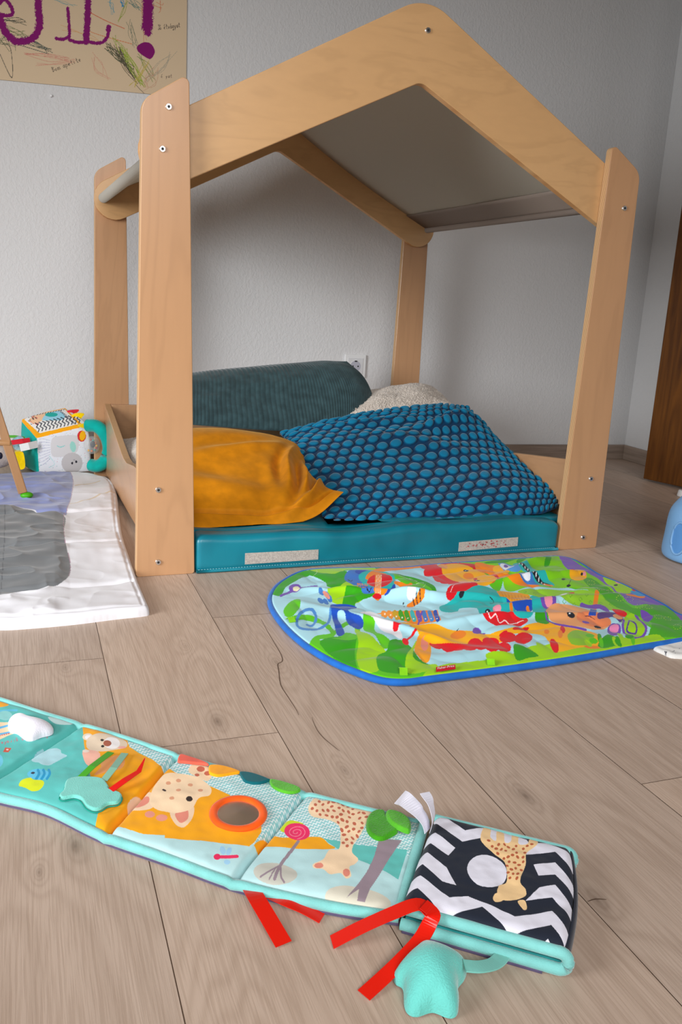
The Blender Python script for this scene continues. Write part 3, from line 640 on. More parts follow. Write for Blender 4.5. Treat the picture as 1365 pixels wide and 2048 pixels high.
# yellow velvet
M_vel = fabric('mustard_velvet', tuple(lin((200, 124, 4))), .72, .2, 500, .15, .0006, .1); P_(M_vel).inputs['Sheen Tint'].default_value = (1, .7, .25, 1)
rows = [R_([(285, 1040), (385, 1054), (520, 1058), (625, 1036), (688, 984)], [.075, .07, .07, .09, .13]),
        R_([(285, 1000), (385, 1008), (520, 1006), (606, 990), (652, 974)], [.16, .16, .16, .17, .20]),
        R_([(287, 945), (385, 945), (500, 945), (572, 940), (613, 938)], [.30, .29, .29, .30, .32]),
        R_([(292, 895), (385, 888), (495, 892), (570, 902), (611, 910)], [.42, .42, .42, .42, .42]),
        R_([(300, 870), (390, 858), (480, 862), (555, 874), (598, 888)], [.54, .54, .53, .51, .48])]
def yw(U, V_, P):
    f = np.sin(np.pi*U)**.6*np.sin(np.pi*V_)**.6
    d = .010*fbm(U*2.2+.3, V_*2.4, 21)*f
    d += -.010*np.exp(-((V_-.115-.02*np.sin(U*7))/.012)**2)*(U > .05)*np.clip(U*5, 0, 1)            # piped seam near the front edge
    for (a, b, ang, w, h) in ((.80, .30, 1.0, .035, .016), (.72, .42, 1.25, .04, .013), (.86, .22, .6, .03, .012), (.60, .25, 1.5, .05, .006), (.45, .62, .25, .05, .009), (.3, .35, -.4, .06, .006)):
        x = (U-a)*math.cos(ang)+(V_-b)*math.sin(ang); y = -(U-a)*math.sin(ang)+(V_-b)*math.cos(ang); d += 1.5*h*np.exp(-(y/w)**2-(x/.22)**2)-h*1.0*np.exp(-((y-w*1.6)/w)**2-(x/.2)**2)
    return d
tag(pillow('pillow', rows, .034, 300, 260, M_vel, yw, None, .62), 'mustard yellow velvet pillow lying at the front left of the bed', 'pillow')
# blue bobble pillow
M_bob = printed('blue_bobble_cloth', .9, 700, .5, .4, .15)
rows = [R_([(655, 1066), (780, 1064), (930, 1052), (1060, 1034), (1116, 1016)], [.055, .05, .05, .055, .075]),
        R_([(640, 1020), (772, 1010), (915, 996), (1040, 982), (1120, 985)], [.15, .15, .15, .15, .13]),
        R_([(615, 955), (745, 945), (880, 930), (985, 920), (1058, 938)], [.30, .30, .30, .30, .27]),
        R_([(588, 900), (720, 890), (850, 872), (935, 862), (1000, 895)], [.44, .44, .44, .44, .42]),
        R_([(572, 880), (705, 855), (820, 838), (900, 832), (958, 850)], [.54, .54, .54, .54, .54]),
        R_([(560, 868), (695, 836), (790, 820), (880, 813), (938, 813)], [.60, .60, .60, .60, .60])]
NU, NVb = 21, 21
def bob(U, V_):
    Vn = V_*NVb; row = np.floor(Vn); uu = U*NU+.5*(row % 2)+.30*noise(U*6, V_*6, 31); cu = uu-np.floor(uu)-.5; cv = Vn-row-.5
    id_ = _hash(np.floor(uu).astype(np.int64), row.astype(np.int64), 3)
    rr = np.sqrt((cu/(.44+.03*id_))**2+(cv/(.43+.03*id_))**2); return np.clip(1-rr**3, 0, 1), id_
def bd(U, V_, P):
    b, i = bob(U, V_); f = np.sin(np.pi*U)**.5*np.sin(np.pi*V_)**.5
    d = .0085*b**.6*(1+.15*i)+.008*fbm(U*2.3, V_*2.6, 41)*f
    for (a, c, ang, w, h) in ((.62, .62, .15, .045, .015), (.45, .5, -.5, .05, .010), (.80, .70, .4, .04, .010), (.25, .75, -.2, .04, .010)):
        x = (U-a)*math.cos(ang)+(V_-c)*math.sin(ang); y = -(U-a)*math.sin(ang)+(V_-c)*math.cos(ang); d += h*np.exp(-(y/w)**2-(x/.25)**2)-h*.8*np.exp(-((y-w*1.5)/w)**2-(x/.22)**2)
    return d
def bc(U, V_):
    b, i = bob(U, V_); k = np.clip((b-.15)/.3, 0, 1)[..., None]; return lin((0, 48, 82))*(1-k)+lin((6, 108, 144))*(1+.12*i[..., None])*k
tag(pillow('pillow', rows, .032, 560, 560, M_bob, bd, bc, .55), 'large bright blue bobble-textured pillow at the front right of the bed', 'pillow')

# ------------------------------------------------------------------ jungle play mat
g1c, g2c, g3c, sky = (48, 160, 6), (160, 214, 8), (92, 196, 10), (172, 220, 232)
ja = Art(sky)
A3 = lambda pts: tf(520, 1080, 2.844, pts)
A4 = lambda pts: tf(900, 1080, 2.935, pts)
def jp(f, pts, col, sm=True): ja.poly(f(pts), col, sm)
def je(f, x, y, rx, ry, col, a=0): p = f([(x, y)])[0]; s = 2.844 if f is A3 else 2.935; ja.ell(p[0], p[1], rx/s, ry/s, col, a)
def jl(f, pts, w, col, sm=True): ja.line(f(pts), w/(2.844 if f is A3 else 2.935), col, sm)
ORG, YEL, RED, TEA, PUR, BLU, PNK, NAV, PEACH = (246, 134, 14), (252, 178, 6), (222, 14, 30), (28, 180, 178), (116, 74, 178), (22, 76, 182), (244, 150, 170), (26, 30, 40), (232, 160, 104)
ja.poly([(700, 1270), (660, 1290), (625, 1285), (600, 1330), (720, 1365), (830, 1370), (880, 1350), (860, 1330), (760, 1310)], g3c)
ja.poly([(860, 1340), (900, 1330), (960, 1325), (1010, 1320), (1060, 1300), (1130, 1290), (1200, 1285), (1300, 1275), (1460, 1255), (1460, 1290), (1000, 1350), (820, 1380)], g2c, False)
ja.poly([(540, 1180), (590, 1140), (640, 1128), (720, 1128), (760, 1130), (760, 1150), (680, 1150), (620, 1152), (575, 1175), (560, 1195)], g1c)
ja.poly([(900, 1105), (1120, 1100), (1200, 1130), (1330, 1190), (1460, 1235), (1460, 1280), (1340, 1285), (1250, 1240), (1180, 1190), (1060, 1160), (930, 1140)], g3c, False)
# greens upper left
jp(A3, [(120, 240), (190, 190), (290, 170), (420, 190), (500, 210), (500, 290), (390, 285), (370, 250), (270, 200), (200, 196)], g1c)
jp(A3, [(280, 165), (420, 160), (620, 155), (660, 185), (560, 195), (480, 195), (420, 212), (330, 195)], g2c)
jp(A3, [(385, 300), (440, 290), (500, 255), (560, 260), (640, 330), (520, 380), (410, 360)], g2c); jp(A3, [(500, 300), (560, 290), (660, 345), (550, 370), (540, 395), (470, 385)], g1c)
jp(A3, [(735, 205), (880, 235), (990, 285), (995, 335), (900, 325), (790, 260)], g1c); jp(A3, [(720, 205), (800, 225), (960, 290), (990, 335), (900, 320), (830, 290)], g3c)
jp(A3, [(640, 185), (700, 165), (810, 158), (960, 145), (1010, 140), (990, 160), (880, 170), (800, 180), (740, 192), (670, 195)], ORG)
jp(A3, [(1010, 120), (1365, 118), (1365, 300), (1250, 250), (1100, 160)], g3c)
# greens lower left
jp(A3, [(135, 410), (180, 360), (228, 350), (225, 400), (190, 440), (150, 445)], g3c)
jl(A3, [(190, 455), (260, 445), (340, 470), (400, 520), (410, 560), (330, 570), (300, 590)], 26, g3c); jl(A3, [(410, 560), (480, 490), (520, 480), (560, 520)], 22, g3c)
jp(A3, [(340, 600), (420, 570), (500, 580), (550, 560), (540, 650), (560, 740), (640, 760), (560, 745), (440, 690)], g1c); jp(A3, [(410, 578), (480, 590), (545, 585), (550, 560), (470, 575)], g3c)
jp(A3, [(540, 520), (590, 540), (660, 590), (720, 650), (690, 720), (660, 760), (580, 750), (550, 680), (560, 600)], g2c)
jp(A3, [(590, 450), (630, 430), (660, 460), (655, 530), (740, 590), (740, 620), (700, 625), (650, 560), (590, 520)], g3c)
jp(A3, [(670, 660), (720, 640), (740, 590), (800, 580), (860, 620), (900, 680), (960, 710), (1000, 720), (1000, 745), (850, 770), (700, 760), (665, 720)], g1c)
jp(A3, [(830, 690), (880, 600), (890, 590), (870, 680), (930, 710), (1000, 715), (1000, 745), (850, 768)], g2c); jp(A3, [(570, 440), (620, 425), (720, 470), (800, 540), (800, 575), (700, 530), (640, 480)], (232, 232, 238))
# purple flower, pink flower, blue monkey tail and legs
jl(A3, [(120, 325), (180, 300), (240, 285), (325, 272)], 14, PUR); je(A3, 200, 283, 36, 24, PUR); je(A3, 208, 288, 20, 14, (240, 235, 190)); 
for a, b in ((350, 315), (380, 330), (345, 355), (375, 360), (395, 345)): je(A3, a, b, 20, 11, (64, 124, 200), 40)
je(A3, 378, 330, 26, 9, (235, 150, 130), 40)
jl(A3, [(405, 400), (390, 480), (340, 515), (260, 520), (215, 500), (215, 450), (250, 415), (300, 415), (320, 450), (300, 490), (270, 485)], 15, (74, 140, 210))
jp(A3, [(400, 385), (440, 372), (540, 385), (545, 410), (500, 430), (580, 470), (585, 505), (550, 515), (500, 480), (480, 435), (440, 440), (480, 530), (470, 560), (440, 560), (425, 500)], BLU)
# blue hippo with a red banjo
jp(A3, [(480, 240), (500, 205), (560, 195), (640, 190), (680, 215), (700, 300), (640, 345), (580, 330), (560, 290), (500, 262)], (58, 116, 196)); je(A3, 610, 330, 34, 16, (58, 116, 196)); je(A3, 590, 210, 50, 16, BLU)
jp(A3, [(560, 235), (640, 195), (740, 205), (770, 260), (740, 320), (680, 330), (640, 310)], TEA); jp(A3, [(705, 345), (760, 280), (770, 300), (740, 345)], BLU)
jp(A3, [(600, 240), (640, 200), (700, 205), (720, 225), (660, 235), (630, 250)], ORG); je(A3, 682, 256, 74, 38, RED, -8); jl(A3, [(672, 230), (668, 350)], 34, ORG); je(A3, 685, 335, 40, 16, ORG)
for k in range(4): jl(A3, [(664+k*9, 225), (655+k*9, 352)], 2.5, (250, 230, 210), False)
je(A3, 665, 354, 26, 8, RED); 
for k in range(14): je(A3, 555+(k % 5)*13+random.random()*6, 268+(k//5)*13+random.random()*5, 5, 3.4, ORG, 30)
jl(A3, [(770, 270), (830, 285), (860, 278)], 16, ORG); jl(A3, [(800, 285), (835, 305)], 12, ORG); jl(A3, [(500, 245), (515, 255), (525, 250)], 3, NAV); jl(A3, [(600, 325), (620, 340), (635, 325)], 3, NAV)
# bee, xylophone
je(A3, 858, 358, 26, 14, (236, 236, 240)); jl(A3, [(845, 392), (880, 378), (925, 358)], 20, ORG)
for k in range(3): jl(A3, [(870+k*17, 368-k*6), (880+k*17, 388-k*7)], 5, NAV, False)
je(A3, 816, 380, 4, 4, NAV); je(A3, 820, 398, 4, 4, NAV)
jp(A3, [(660, 440), (900, 420), (1010, 415), (1030, 480), (900, 490), (760, 450)], ORG, False)
for k, c in enumerate(((240, 150, 60), (240, 150, 60), (200, 160, 40), (70, 160, 40), (70, 160, 40), (60, 180, 180), (118, 82, 168), (64, 124, 200), (64, 140, 210), BLU)):
    x = 700+k*33; jl(A3, [(x, 437-k*1.5+3), (x+14, 444+k*3.2)], 24, c, False); je(A3, x+10, 442+k*3, 4, 3, (250, 240, 220)); 
jl(A3, [(922, 425), (900, 490)], 9, PUR)
# yellow giraffe-bird with red legs
jl(A3, [(770, 500), (790, 512), (870, 498)], 12, RED); je(A3, 772, 515, 17, 22, RED); jl(A3, [(890, 535), (830, 590)], 12, RED); je(A3, 828, 590, 22, 14, RED, 40)
jp(A3, [(790, 478), (850, 475), (900, 490), (1000, 490), (1110, 520), (1240, 540), (1365, 570), (1365, 600), (1200, 590), (1060, 580), (980, 565), (910, 560), (880, 520), (850, 490)], YEL)
jp(A3, [(905, 560), (960, 560), (975, 620), (965, 690), (930, 700), (880, 650), (890, 590)], (246, 160, 24)); je(A3, 937, 600, 22, 36, (240, 140, 120))
for k in range(7): je(A3, 1010+k*62, 590+k*7+(k % 2)*6, 46, 30, RED, 10)
jp(A3, [(975, 560), (1365, 585), (1365, 600), (980, 590)], YEL); je(A3, 1130, 548, 36, 18, ORG); je(A3, 1230, 530, 20, 14, PUR); jl(A3, [(1235, 545), (1280, 545)], 6, PUR); jl(A3, [(1130, 515), (1120, 525)], 3, NAV)
# neck continuing to the right
jp(A4, [(0, 535), (60, 555), (180, 575), (330, 560), (440, 530), (540, 508), (660, 505), (740, 530), (860, 560), (900, 620), (780, 640), (640, 670), (600, 650), (560, 590), (490, 570), (380, 580), (240, 605), (120, 600), (0, 600)], YEL)
for x, y, rx, ry, a in ((415, 550, 50, 10, -12), (312, 580, 25, 9, -20), (662, 540, 14, 24, -15), (612, 635, 22, 42, -25), (430, 600, 55, 30, -10), (340, 600, 50, 26, 0), (240, 615, 50, 26, 8), (150, 622, 45, 28, 12)): je(A4, x, y, rx, ry, RED, a)
for x, y, rx, ry in ((648, 570, 14, 26), (568, 555, 16, 14), (840, 635, 50, 10)): je(A4, x, y, rx, ry, ORG)
je(A4, 50, 562, 46, 22, ORG); je(A4, 158, 553, 26, 15, PUR)
# lion
for a in range(0, 360, 24): je(A4, 120+175*math.cos(math.radians(a))*1.0-10, 215+62*math.sin(math.radians(a)), 42, 26, RED, 10)
for x, y in ((-140, 160), (-100, 175), (-120, 200), (-60, 240), (-30, 165)): je(A4, x, y, 34, 26, RED)
jp(A4, [(-40, 160), (40, 148), (140, 175), (260, 235), (268, 270), (200, 300), (120, 290), (20, 260), (-40, 210)], YEL); je(A4, -42, 165, 30, 15, (240, 160, 90), 10); je(A4, 110, 222, 32, 18, ORG, 10); je(A4, 150, 240, 12, 8, RED)
je(A4, 95, 188, 16, 8, NAV, 10); je(A4, 158, 256, 18, 8, NAV, 8); je(A4, 92, 186, 4, 3, (255, 255, 255)); je(A4, 155, 254, 4, 3, (255, 255, 255)); je(A4, 75, 275, 26, 10, (246, 170, 140), 10)
# green meadow with orange paws and striped keyboards
jp(A4, [(60, 140), (200, 130), (300, 120), (430, 100), (600, 95), (680, 120), (760, 170), (900, 220), (960, 280), (1050, 420), (1180, 470), (1050, 480), (900, 380), (760, 300), (600, 290), (480, 290), (340, 310), (290, 240), (200, 160)], (128, 204, 8))
jp(A4, [(150, 140), (230, 150), (300, 170), (340, 220), (460, 260), (530, 285), (440, 290), (330, 265), (250, 210), (170, 195)], ORG); jp(A4, [(255, 165), (300, 160), (350, 190), (330, 225), (270, 205)], YEL)
jp(A4, [(285, 140), (350, 150), (420, 185), (400, 210), (340, 205), (300, 170)], (86, 150, 214)); je(A4, 335, 172, 44, 18, (235, 240, 250), 25); jp(A4, [(385, 222), (440, 215), (500, 245), (520, 275), (440, 270), (395, 250)], (64, 124, 200)); je(A4, 430, 245, 42, 15, (235, 240, 250), 18)
jp(A4, [(370, 150), (420, 145), (495, 190), (500, 210), (460, 220), (400, 190)], TEA); jp(A4, [(460, 225), (520, 220), (600, 258), (612, 275), (560, 278), (500, 262)], TEA)
jl(A4, [(375, 165), (420, 180), (460, 205)], 16, NAV); jl(A4, [(470, 235), (520, 255), (590, 275)], 14, NAV); jl(A4, [(550, 268), (600, 276)], 10, ORG)
for k in range(5): je(A4, 388+k*17, 168+k*8, 3, 6, (240, 240, 240)); je(A4, 485+k*18, 240+k*7, 3, 5, (240, 240, 240))
je(A4, 330, 165, 14, 10, PUR, 20); je(A4, 425, 243, 14, 7, PUR, 20)
for x, y, a in ((555, 110, -10), (575, 135, -60), (492, 118, 40), (420, 122, -30)): je(A4, x, y, 32, 15, g1c, a)
jp(A4, [(200, 140), (300, 122), (430, 105), (360, 130), (290, 145)], g1c)
# teal elephant
je(A4, 70, 320, 95, 36, RED, -10); je(A4, 40, 350, 70, 30, RED, -20); jl(A4, [(0, 335), (25, 300), (60, 290), (90, 285), (120, 290)], 3, (250, 220, 220))
jp(A4, [(20, 380), (60, 345), (150, 305), (240, 305), (330, 340), (390, 400), (360, 470), (250, 480), (180, 465), (150, 430), (60, 420), (40, 440), (-40, 440), (-60, 410)], TEA); je(A4, 65, 370, 16, 8, NAV, -10); je(A4, 222, 448, 17, 11, NAV); je(A4, 218, 446, 4, 3, (255, 255, 255)); je(A4, 275, 434, 24, 16, PNK); je(A4, 108, 348, 20, 8, PNK, -20)
jl(A4, [(232, 375), (255, 385), (250, 400), (235, 400)], 3, NAV)
jp(A4, [(180, 475), (260, 480), (340, 450), (400, 480), (455, 500), (430, 525), (330, 538), (230, 520)], RED); jl(A4, [(215, 480), (235, 505), (265, 495), (290, 520), (320, 510), (350, 525), (390, 515), (430, 505)], 4, (250, 225, 225))
jp(A4, [(275, 320), (330, 312), (450, 330), (475, 360), (480, 400), (400, 395), (330, 370)], (236, 160, 30))
for k in range(9): jl(A4, [(300+k*20, 318+k*3), (330+k*17, 370+k*4)], 2, (200, 110, 10), False)
jp(A4, [(330, 372), (400, 400), (480, 402), (470, 440), (380, 430)], BLU); jl(A4, [(355, 420), (375, 470)], 18, ORG); jl(A4, [(455, 425), (475, 465)], 18, ORG); jp(A4, [(470, 345), (540, 340), (580, 400), (570, 460), (500, 460), (480, 410)], TEA); jp(A4, [(375, 440), (480, 460), (470, 490), (400, 495), (350, 470)], TEA)
# peach bear with purple ears
jp(A4, [(490, 300), (600, 300), (760, 310), (900, 360), (960, 430), (850, 410), (700, 390), (560, 350), (440, 330), (400, 310)], (146, 204, 40))
for k in range(26): x, y = 440+(k % 9)*60+(k//9)*25, 318+(k//9)*26+(k % 9)*6; ja.line(A4([(x-10, y), (x, y-7), (x+10, y), (x, y+7), (x-10, y)]), .5, (90, 160, 30), False)
jp(A4, [(500, 470), (560, 460), (580, 510), (510, 510)], g1c)
je(A4, 572, 385, 52, 36, PUR, 20); je(A4, 575, 390, 26, 20, PNK, 20)
jp(A4, [(560, 450), (580, 410), (640, 395), (740, 405), (860, 450), (940, 490), (930, 520), (850, 538), (720, 520), (600, 495)], PEACH)
jl(A4, [(560, 440), (562, 480), (600, 503), (720, 525), (800, 540)], 9, PUR); jp(A4, [(745, 465), (800, 445), (880, 465), (940, 490), (930, 515), (830, 525), (760, 500)], (236, 134, 84)); je(A4, 708, 470, 24, 11, NAV, 10); je(A4, 700, 467, 5, 3, (255, 255, 255)); je(A4, 797, 503, 22, 9, PUR, 10); je(A4, 868, 523, 22, 6, NAV)
jl(A4, [(790, 468), (820, 470), (850, 485)], 3, (120, 60, 60)); jl(A4, [(862, 335), (850, 410)], 26, ORG); jp(A4, [(825, 420), (862, 425), (855, 470), (812, 468)], BLU, False)
jl(A4, [(775, 395), (820, 405), (880, 405), (920, 430), (930, 470)], 24, PUR); jl(A4, [(880, 470), (950, 460), (1000, 480)], 34, (88, 56, 128)); je(A4, 985, 472, 30, 14, PEACH, 10)
je(A4, 965, 540, 40, 38, PUR); je(A4, 965, 530, 28, 22, (244, 140, 190)); jp(A4, [(950, 425), (1000, 430), (1040, 455), (1000, 470)], RED)
jp(A4, [(1010, 490), (1080, 450), (1140, 510), (1155, 560), (1100, 600), (1030, 550)], g2c); jl(A4, [(1020, 490), (1015, 530), (1040, 570), (1100, 590), (1150, 555), (1130, 510), (1090, 460)], 14, PUR); jl(A4, [(1050, 500), (1040, 545), (1090, 560), (1090, 520), (1050, 490)], 9, (88, 56, 150))
# right end: purple snake border and green slope
jp(A4, [(640, 100), (700, 110), (780, 160), (860, 195), (1000, 260), (1100, 310), (1200, 350), (1300, 410), (1400, 470), (1400, 500), (1300, 470), (1180, 400), (1080, 410), (1000, 340), (900, 250), (800, 200), (700, 180)], (124, 92, 184))
jp(A4, [(780, 240), (830, 230), (900, 270), (980, 330), (1040, 400), (1100, 430), (1200, 390), (1280, 400), (1365, 480), (1400, 500), (1400, 570), (1240, 580), (1160, 600), (1180, 500), (1060, 450), (960, 400), (860, 320)], (74, 168, 28))
jp(A4, [(1120, 440), (1190, 470), (1160, 500), (1130, 480)], PUR); jp(A4, [(1000, 610), (1100, 590), (1180, 570), (1240, 575), (1200, 600), (1080, 620)], g2c)
for k in range(10):
    x, y = 830+k*56, 268+k*27+(14 if k % 2 else -10); r = 22
    for j in range(9): a = j*.7; je(A4, x+r*math.cos(a), y+r*.6*math.sin(a), 2.6, 1.8, (190, 225, 60))
jp(A4, [(900, 230), (940, 218), (1010, 245), (1080, 285), (1060, 320), (1000, 325), (960, 290)], g2c); je(A4, 992, 250, 20, 13, PNK, 10); je(A4, 975, 272, 12, 6, NAV); jl(A4, [(1040, 335), (1140, 340)], 14, ORG); jp(A4, [(1060, 310), (1100, 305), (1160, 330), (1100, 335)], (64, 150, 210)); je(A4, 1085, 298, 16, 9, RED)
jl(A4, [(665, 245), (715, 245), (745, 235)], 3, NAV); jl(A4, [(697, 280), (715, 240)], 3, NAV); je(A4, 667, 244, 12, 7, NAV); je(A4, 697, 282, 12, 6, NAV); jp(A4, [(700, 180), (730, 180), (720, 200)], RED); je(A4, 752, 215, 52, 34, YEL, 5); je(A4, 745, 193, 7, 5, NAV); je(A4, 775, 212, 7, 5, NAV); je(A4, 790, 210, 9, 8, PNK)
jp(A4, [(630, 345), (660, 325), (690, 320), (665, 342)], (236, 236, 244)); je(A4, 715, 318, 18, 4, RED)
# leaves along the front
jp(A4, [(210, 690), (290, 680), (380, 690), (360, 715), (250, 730)], g2c); jp(A4, [(375, 640), (450, 655), (520, 690), (460, 705), (390, 715)], g1c); jp(A4, [(505, 620), (560, 640), (590, 670), (530, 680)], g2c)
jp(A4, [(690, 580), (740, 540), (820, 560), (850, 600), (820, 625), (720, 630)], (140, 196, 40)); jp(A4, [(870, 620), (920, 570), (960, 580), (1000, 600), (980, 625), (900, 640)], g1c)
for k in range(12): je(A4, 780+random.random()*300, 575+random.random()*45, 26, 12, (g1c, g2c, g3c)[k % 3], random.random()*90)
for pts in ([(265, 180), (310, 170), (325, 195), (285, 225)], [(790, 225), (860, 240), (900, 262)], [(860, 290), (900, 265), (940, 275), (920, 300)]): ja.line(A3(pts), .5, (210, 235, 190))
outl = smooth([(541, 1200), (549, 1222), (572, 1252), (610, 1286), (660, 1317), (712, 1340), (765, 1357), (812, 1360), (860, 1354), (1000, 1336), (1150, 1314), (1280, 1291), (1365, 1277), (1425, 1266), (1448, 1258), (1440, 1246), (1365, 1231), (1330, 1210), (1290, 1190), (1245, 1168), (1200, 1150), (1165, 1128), (1140, 1117), (1110, 1113), (1050, 1117), (960, 1123), (870, 1129), (800, 1136), (720, 1136), (640, 1138), (600, 1144), (565, 1162), (547, 1180)], 5)
ZM = .010
om = np.array([fl(p, ZM) for p in outl])
def jr(x, y, d):
    e = np.clip(d/.05, 0, 1); r = .0045*fbm(x*7+3, y*9, 51)+.0055*np.abs(noise(x*13+y*7, y*24-x*5, 55))+.003*np.abs(noise(x*26, y*11, 57))
    for (a, b, ang, w, h) in ((.55, -.30, -.25, .012, .010), (.70, -.36, .1, .016, .010), (.80, -.22, .15, .012, .009), (.42, -.25, -.5, .012, .009), (.62, -.42, -.1, .012, .008), (.85, -.12, .5, .014, .010), (.38, -.40, -.9, .012, .007)):
        u = (x-a)*math.cos(ang)+(y-b)*math.sin(ang); q = -(x-a)*math.sin(ang)+(y-b)*math.cos(ang); r = r+1.35*h*np.exp(-(q/w)**2-(u/.14)**2)
    return r*e + .002*(d > .0)
M_jungle = printed('jungle_print_cotton', .7, 1200, .15, .15, .3)
pm = sheet('play_mat', om, 0.0, ZM, .006, .0013, M_jungle, None, ja, jr, ZM)
tag(pm, 'bright jungle animal play mat with blue edging lying on the floor', 'play mat')
M_bluep = fabric('blue_piping', tuple(lin((30, 104, 190))), .8, .2, 900, .3, .0006, .1)
pts = np.array(om); pts[:, 2] = .0062
tube('edge_piping', pts, .0058, M_bluep, pm, True, 10)
M_lime = fabric('lime_ribbon', tuple(lin((130, 205, 25))), .6); M_rtag = mat('red_label', tuple(lin((200, 24, 44))), .7)
def ribbon(name, pts, w, m, parent, th=.0006, side=None):
    P = np.array(pts, float); n_ = len(P); V, F = [], []; w = np.broadcast_to(w, (n_,))
    for i in range(n_):
        t = P[min(i+1, n_-1)]-P[max(i-1, 0)]; t /= np.linalg.norm(t)+1e-12
        s = np.cross(t, (0, 0, 1.)) if side is None else np.array(side[i] if np.ndim(side) == 2 else side, float)
        s = s-t*(s@t); s /= np.linalg.norm(s)+1e-12; V += [P[i]-s*w[i]/2, P[i]+s*w[i]/2]
        if i: F.append((2*i-2, 2*i-1, 2*i+1, 2*i))
    o = mesh(name, V, F, m, parent, False); o.modifiers.new('solid', 'SOLIDIFY').thickness = th; return o
for a, b in (((578, 1232), (586, 1244)), ((806, 1330), (808, 1350)), ((980, 1314), (983, 1330))):
    pa_, pb_ = fl(a, .019), fl(b, .014); ribbon('ribbon_loop', [pa_-np.array([0, 0, .004]), (pa_+pb_)/2+np.array([0, 0, .004]), pb_], .012, M_lime, pm, .0012)
q0, q1, q2, q3 = fl((873, 1334), .0185), fl((911, 1329), .0185), fl((912, 1337), .0165), fl((873, 1343), .0165)
tg = mesh('brand_label', [q0, q1, q2, q3], [(0, 3, 2, 1)], M_rtag, pm, False); tg.modifiers.new('solid', 'SOLIDIFY').thickness = .001
M_white = mat('white_print', (.85, .85, .85), .6)
tc_ = bpy.data.curves.new('label_text', 'FONT'); tc_.body = 'Fisher-Price'; tc_.size = 1; tc_.extrude = .0; to = bpy.data.objects.new('label_text', tc_); scene.collection.objects.link(to)
bpy.context.view_layer.update(); tm = bpy.data.meshes.new_from_object(to); bpy.data.objects.remove(to)
co = np.array([v.co[:] for v in tm.vertices]); co[:, 0] = (co[:, 0]-co[:, 0].min())/np.ptp(co[:, 0]); co[:, 1] = (co[:, 1]+.25)/1.15
Vt = [q3+(q2-q3)*(.07+.86*x)+(q0-q3)*(.12+.78*y)+np.array([0, 0, .0012]) for x, y in co[:, :2]]
mesh('label_text', Vt, [tuple(p.vertices) for p in tm.polygons], M_white, tg, False)
# white printed cloth under its right end
wc = [fl(p, .006) for p in smooth([(1308, 1290), (1330, 1304), (1352, 1311), (1400, 1309), (1440, 1290), (1420, 1275), (1360, 1280)], 4)]
wa = Art((228, 226, 222))
for k in range(22): x, y = 1325+random.random()*100, 1288+random.random()*20; wa.line([(x, y), (x+random.uniform(-5, 5), y+random.uniform(-3, 3))], 1., (90, 90, 96), False)
o = sheet('cloth', wc, 0, .007, .008, .001, printed('white_printed_cloth'), None, wa, lambda x, y, d: .0015*noise(x*60, y*60, 5)*np.clip(d/.01, 0, 1)); tag(o, 'white cloth with black print poking out under the play mat at the right edge', 'cloth')

# ------------------------------------------------------------------ white quilt with grey and lavender print
qa = Art((224, 222, 226))
qa.poly([(-260, 900), (0, 925), (60, 938), (110, 941), (141, 944), (146, 965), (143, 990), (134, 1022), (128, 1033), (80, 1028), (30, 1018), (-260, 985)], (134, 142, 186))
qa.poly([(-260, 985), (0, 1014), (30, 1018), (80, 1028), (128, 1034), (128, 1065), (132, 1095), (141, 1130), (138, 1150), (122, 1165), (95, 1172), (40, 1186), (0, 1190), (-260, 1215)], (108, 110, 112))
qa.line([(142, 944), (147, 965), (144, 990), (134, 1022), (128, 1034), (128, 1065), (132, 1095), (141, 1130), (138, 1150)], 1.0, (170, 130, 150))
qa.line([(10, 1016), (8, 1100), (0, 1190)], 1.5, (74, 76, 80)); qa.line([(-260, 1226), (0, 1242), (100, 1234), (291, 1214)], .9, (196, 186, 174)); 
for pts in ([(243, 980), (180, 1000), (140, 1010)], [(200, 960), (150, 975)]): qa.line(pts, 2.0, (214, 196, 172))
qo = [fl(p, .006)[:2] for p in [(-260, 1245), (-120, 1252), (0, 1254), (60, 1251), (150, 1243), (230, 1233), (285, 1227), (299, 1222), (293, 1205), (278, 1170), (264, 1130), (246, 1075), (239, 1030)]]
qo += [fl(p, .016)[:2] for p in [(235, 985), (224, 960)]]+[(.022, .935), (-.012, .970), (-.07, .982), (-.25, .99), (-.45, .99), (-.62, .98)]
oq = np.array([(a, b, 0) for a, b in smooth(qo, 5)])
def qr(x, y, d):
    e = np.clip(d/.02, 0, 1); P = prj(np.stack([x, y, x*0+.02], -1)); grey = np.clip((140-P[:, 0])/30, 0, 1)
    xr, yr = x*.94-y*.34, x*.34+y*.94
    r = .008*fbm(x*6, y*6, 61, 2)+.0016*(1-np.abs(noise(xr*12, yr*18, 63)))**2+.0012*noise(x*40, y*34, 64)-.005*np.exp(-((d-.012)/.0035)**2)
    r = r+grey*.006*(1-np.abs(noise(xr*16+yr*9, yr*20-xr*6, 67)))**2
    for yy in (-.06, .20, .48): r = r-.007*np.exp(-((y-yy-.02*np.sin(x*9))/.008)**2)
    r = r+.0018*np.sin(y*120+5*noise(x*10, y*10, 69))*np.exp(-d/.025)
    return r*e
M_quilt = printed('quilted_satin', .5, 500, .1, .2, .35)
qt = sheet('quilted_mat', oq, 0, .022, .016, .0016, M_quilt, None, qa, qr, .022); tag(qt, 'thick white quilted mat with lavender and grey centre left of the bed', 'mat')

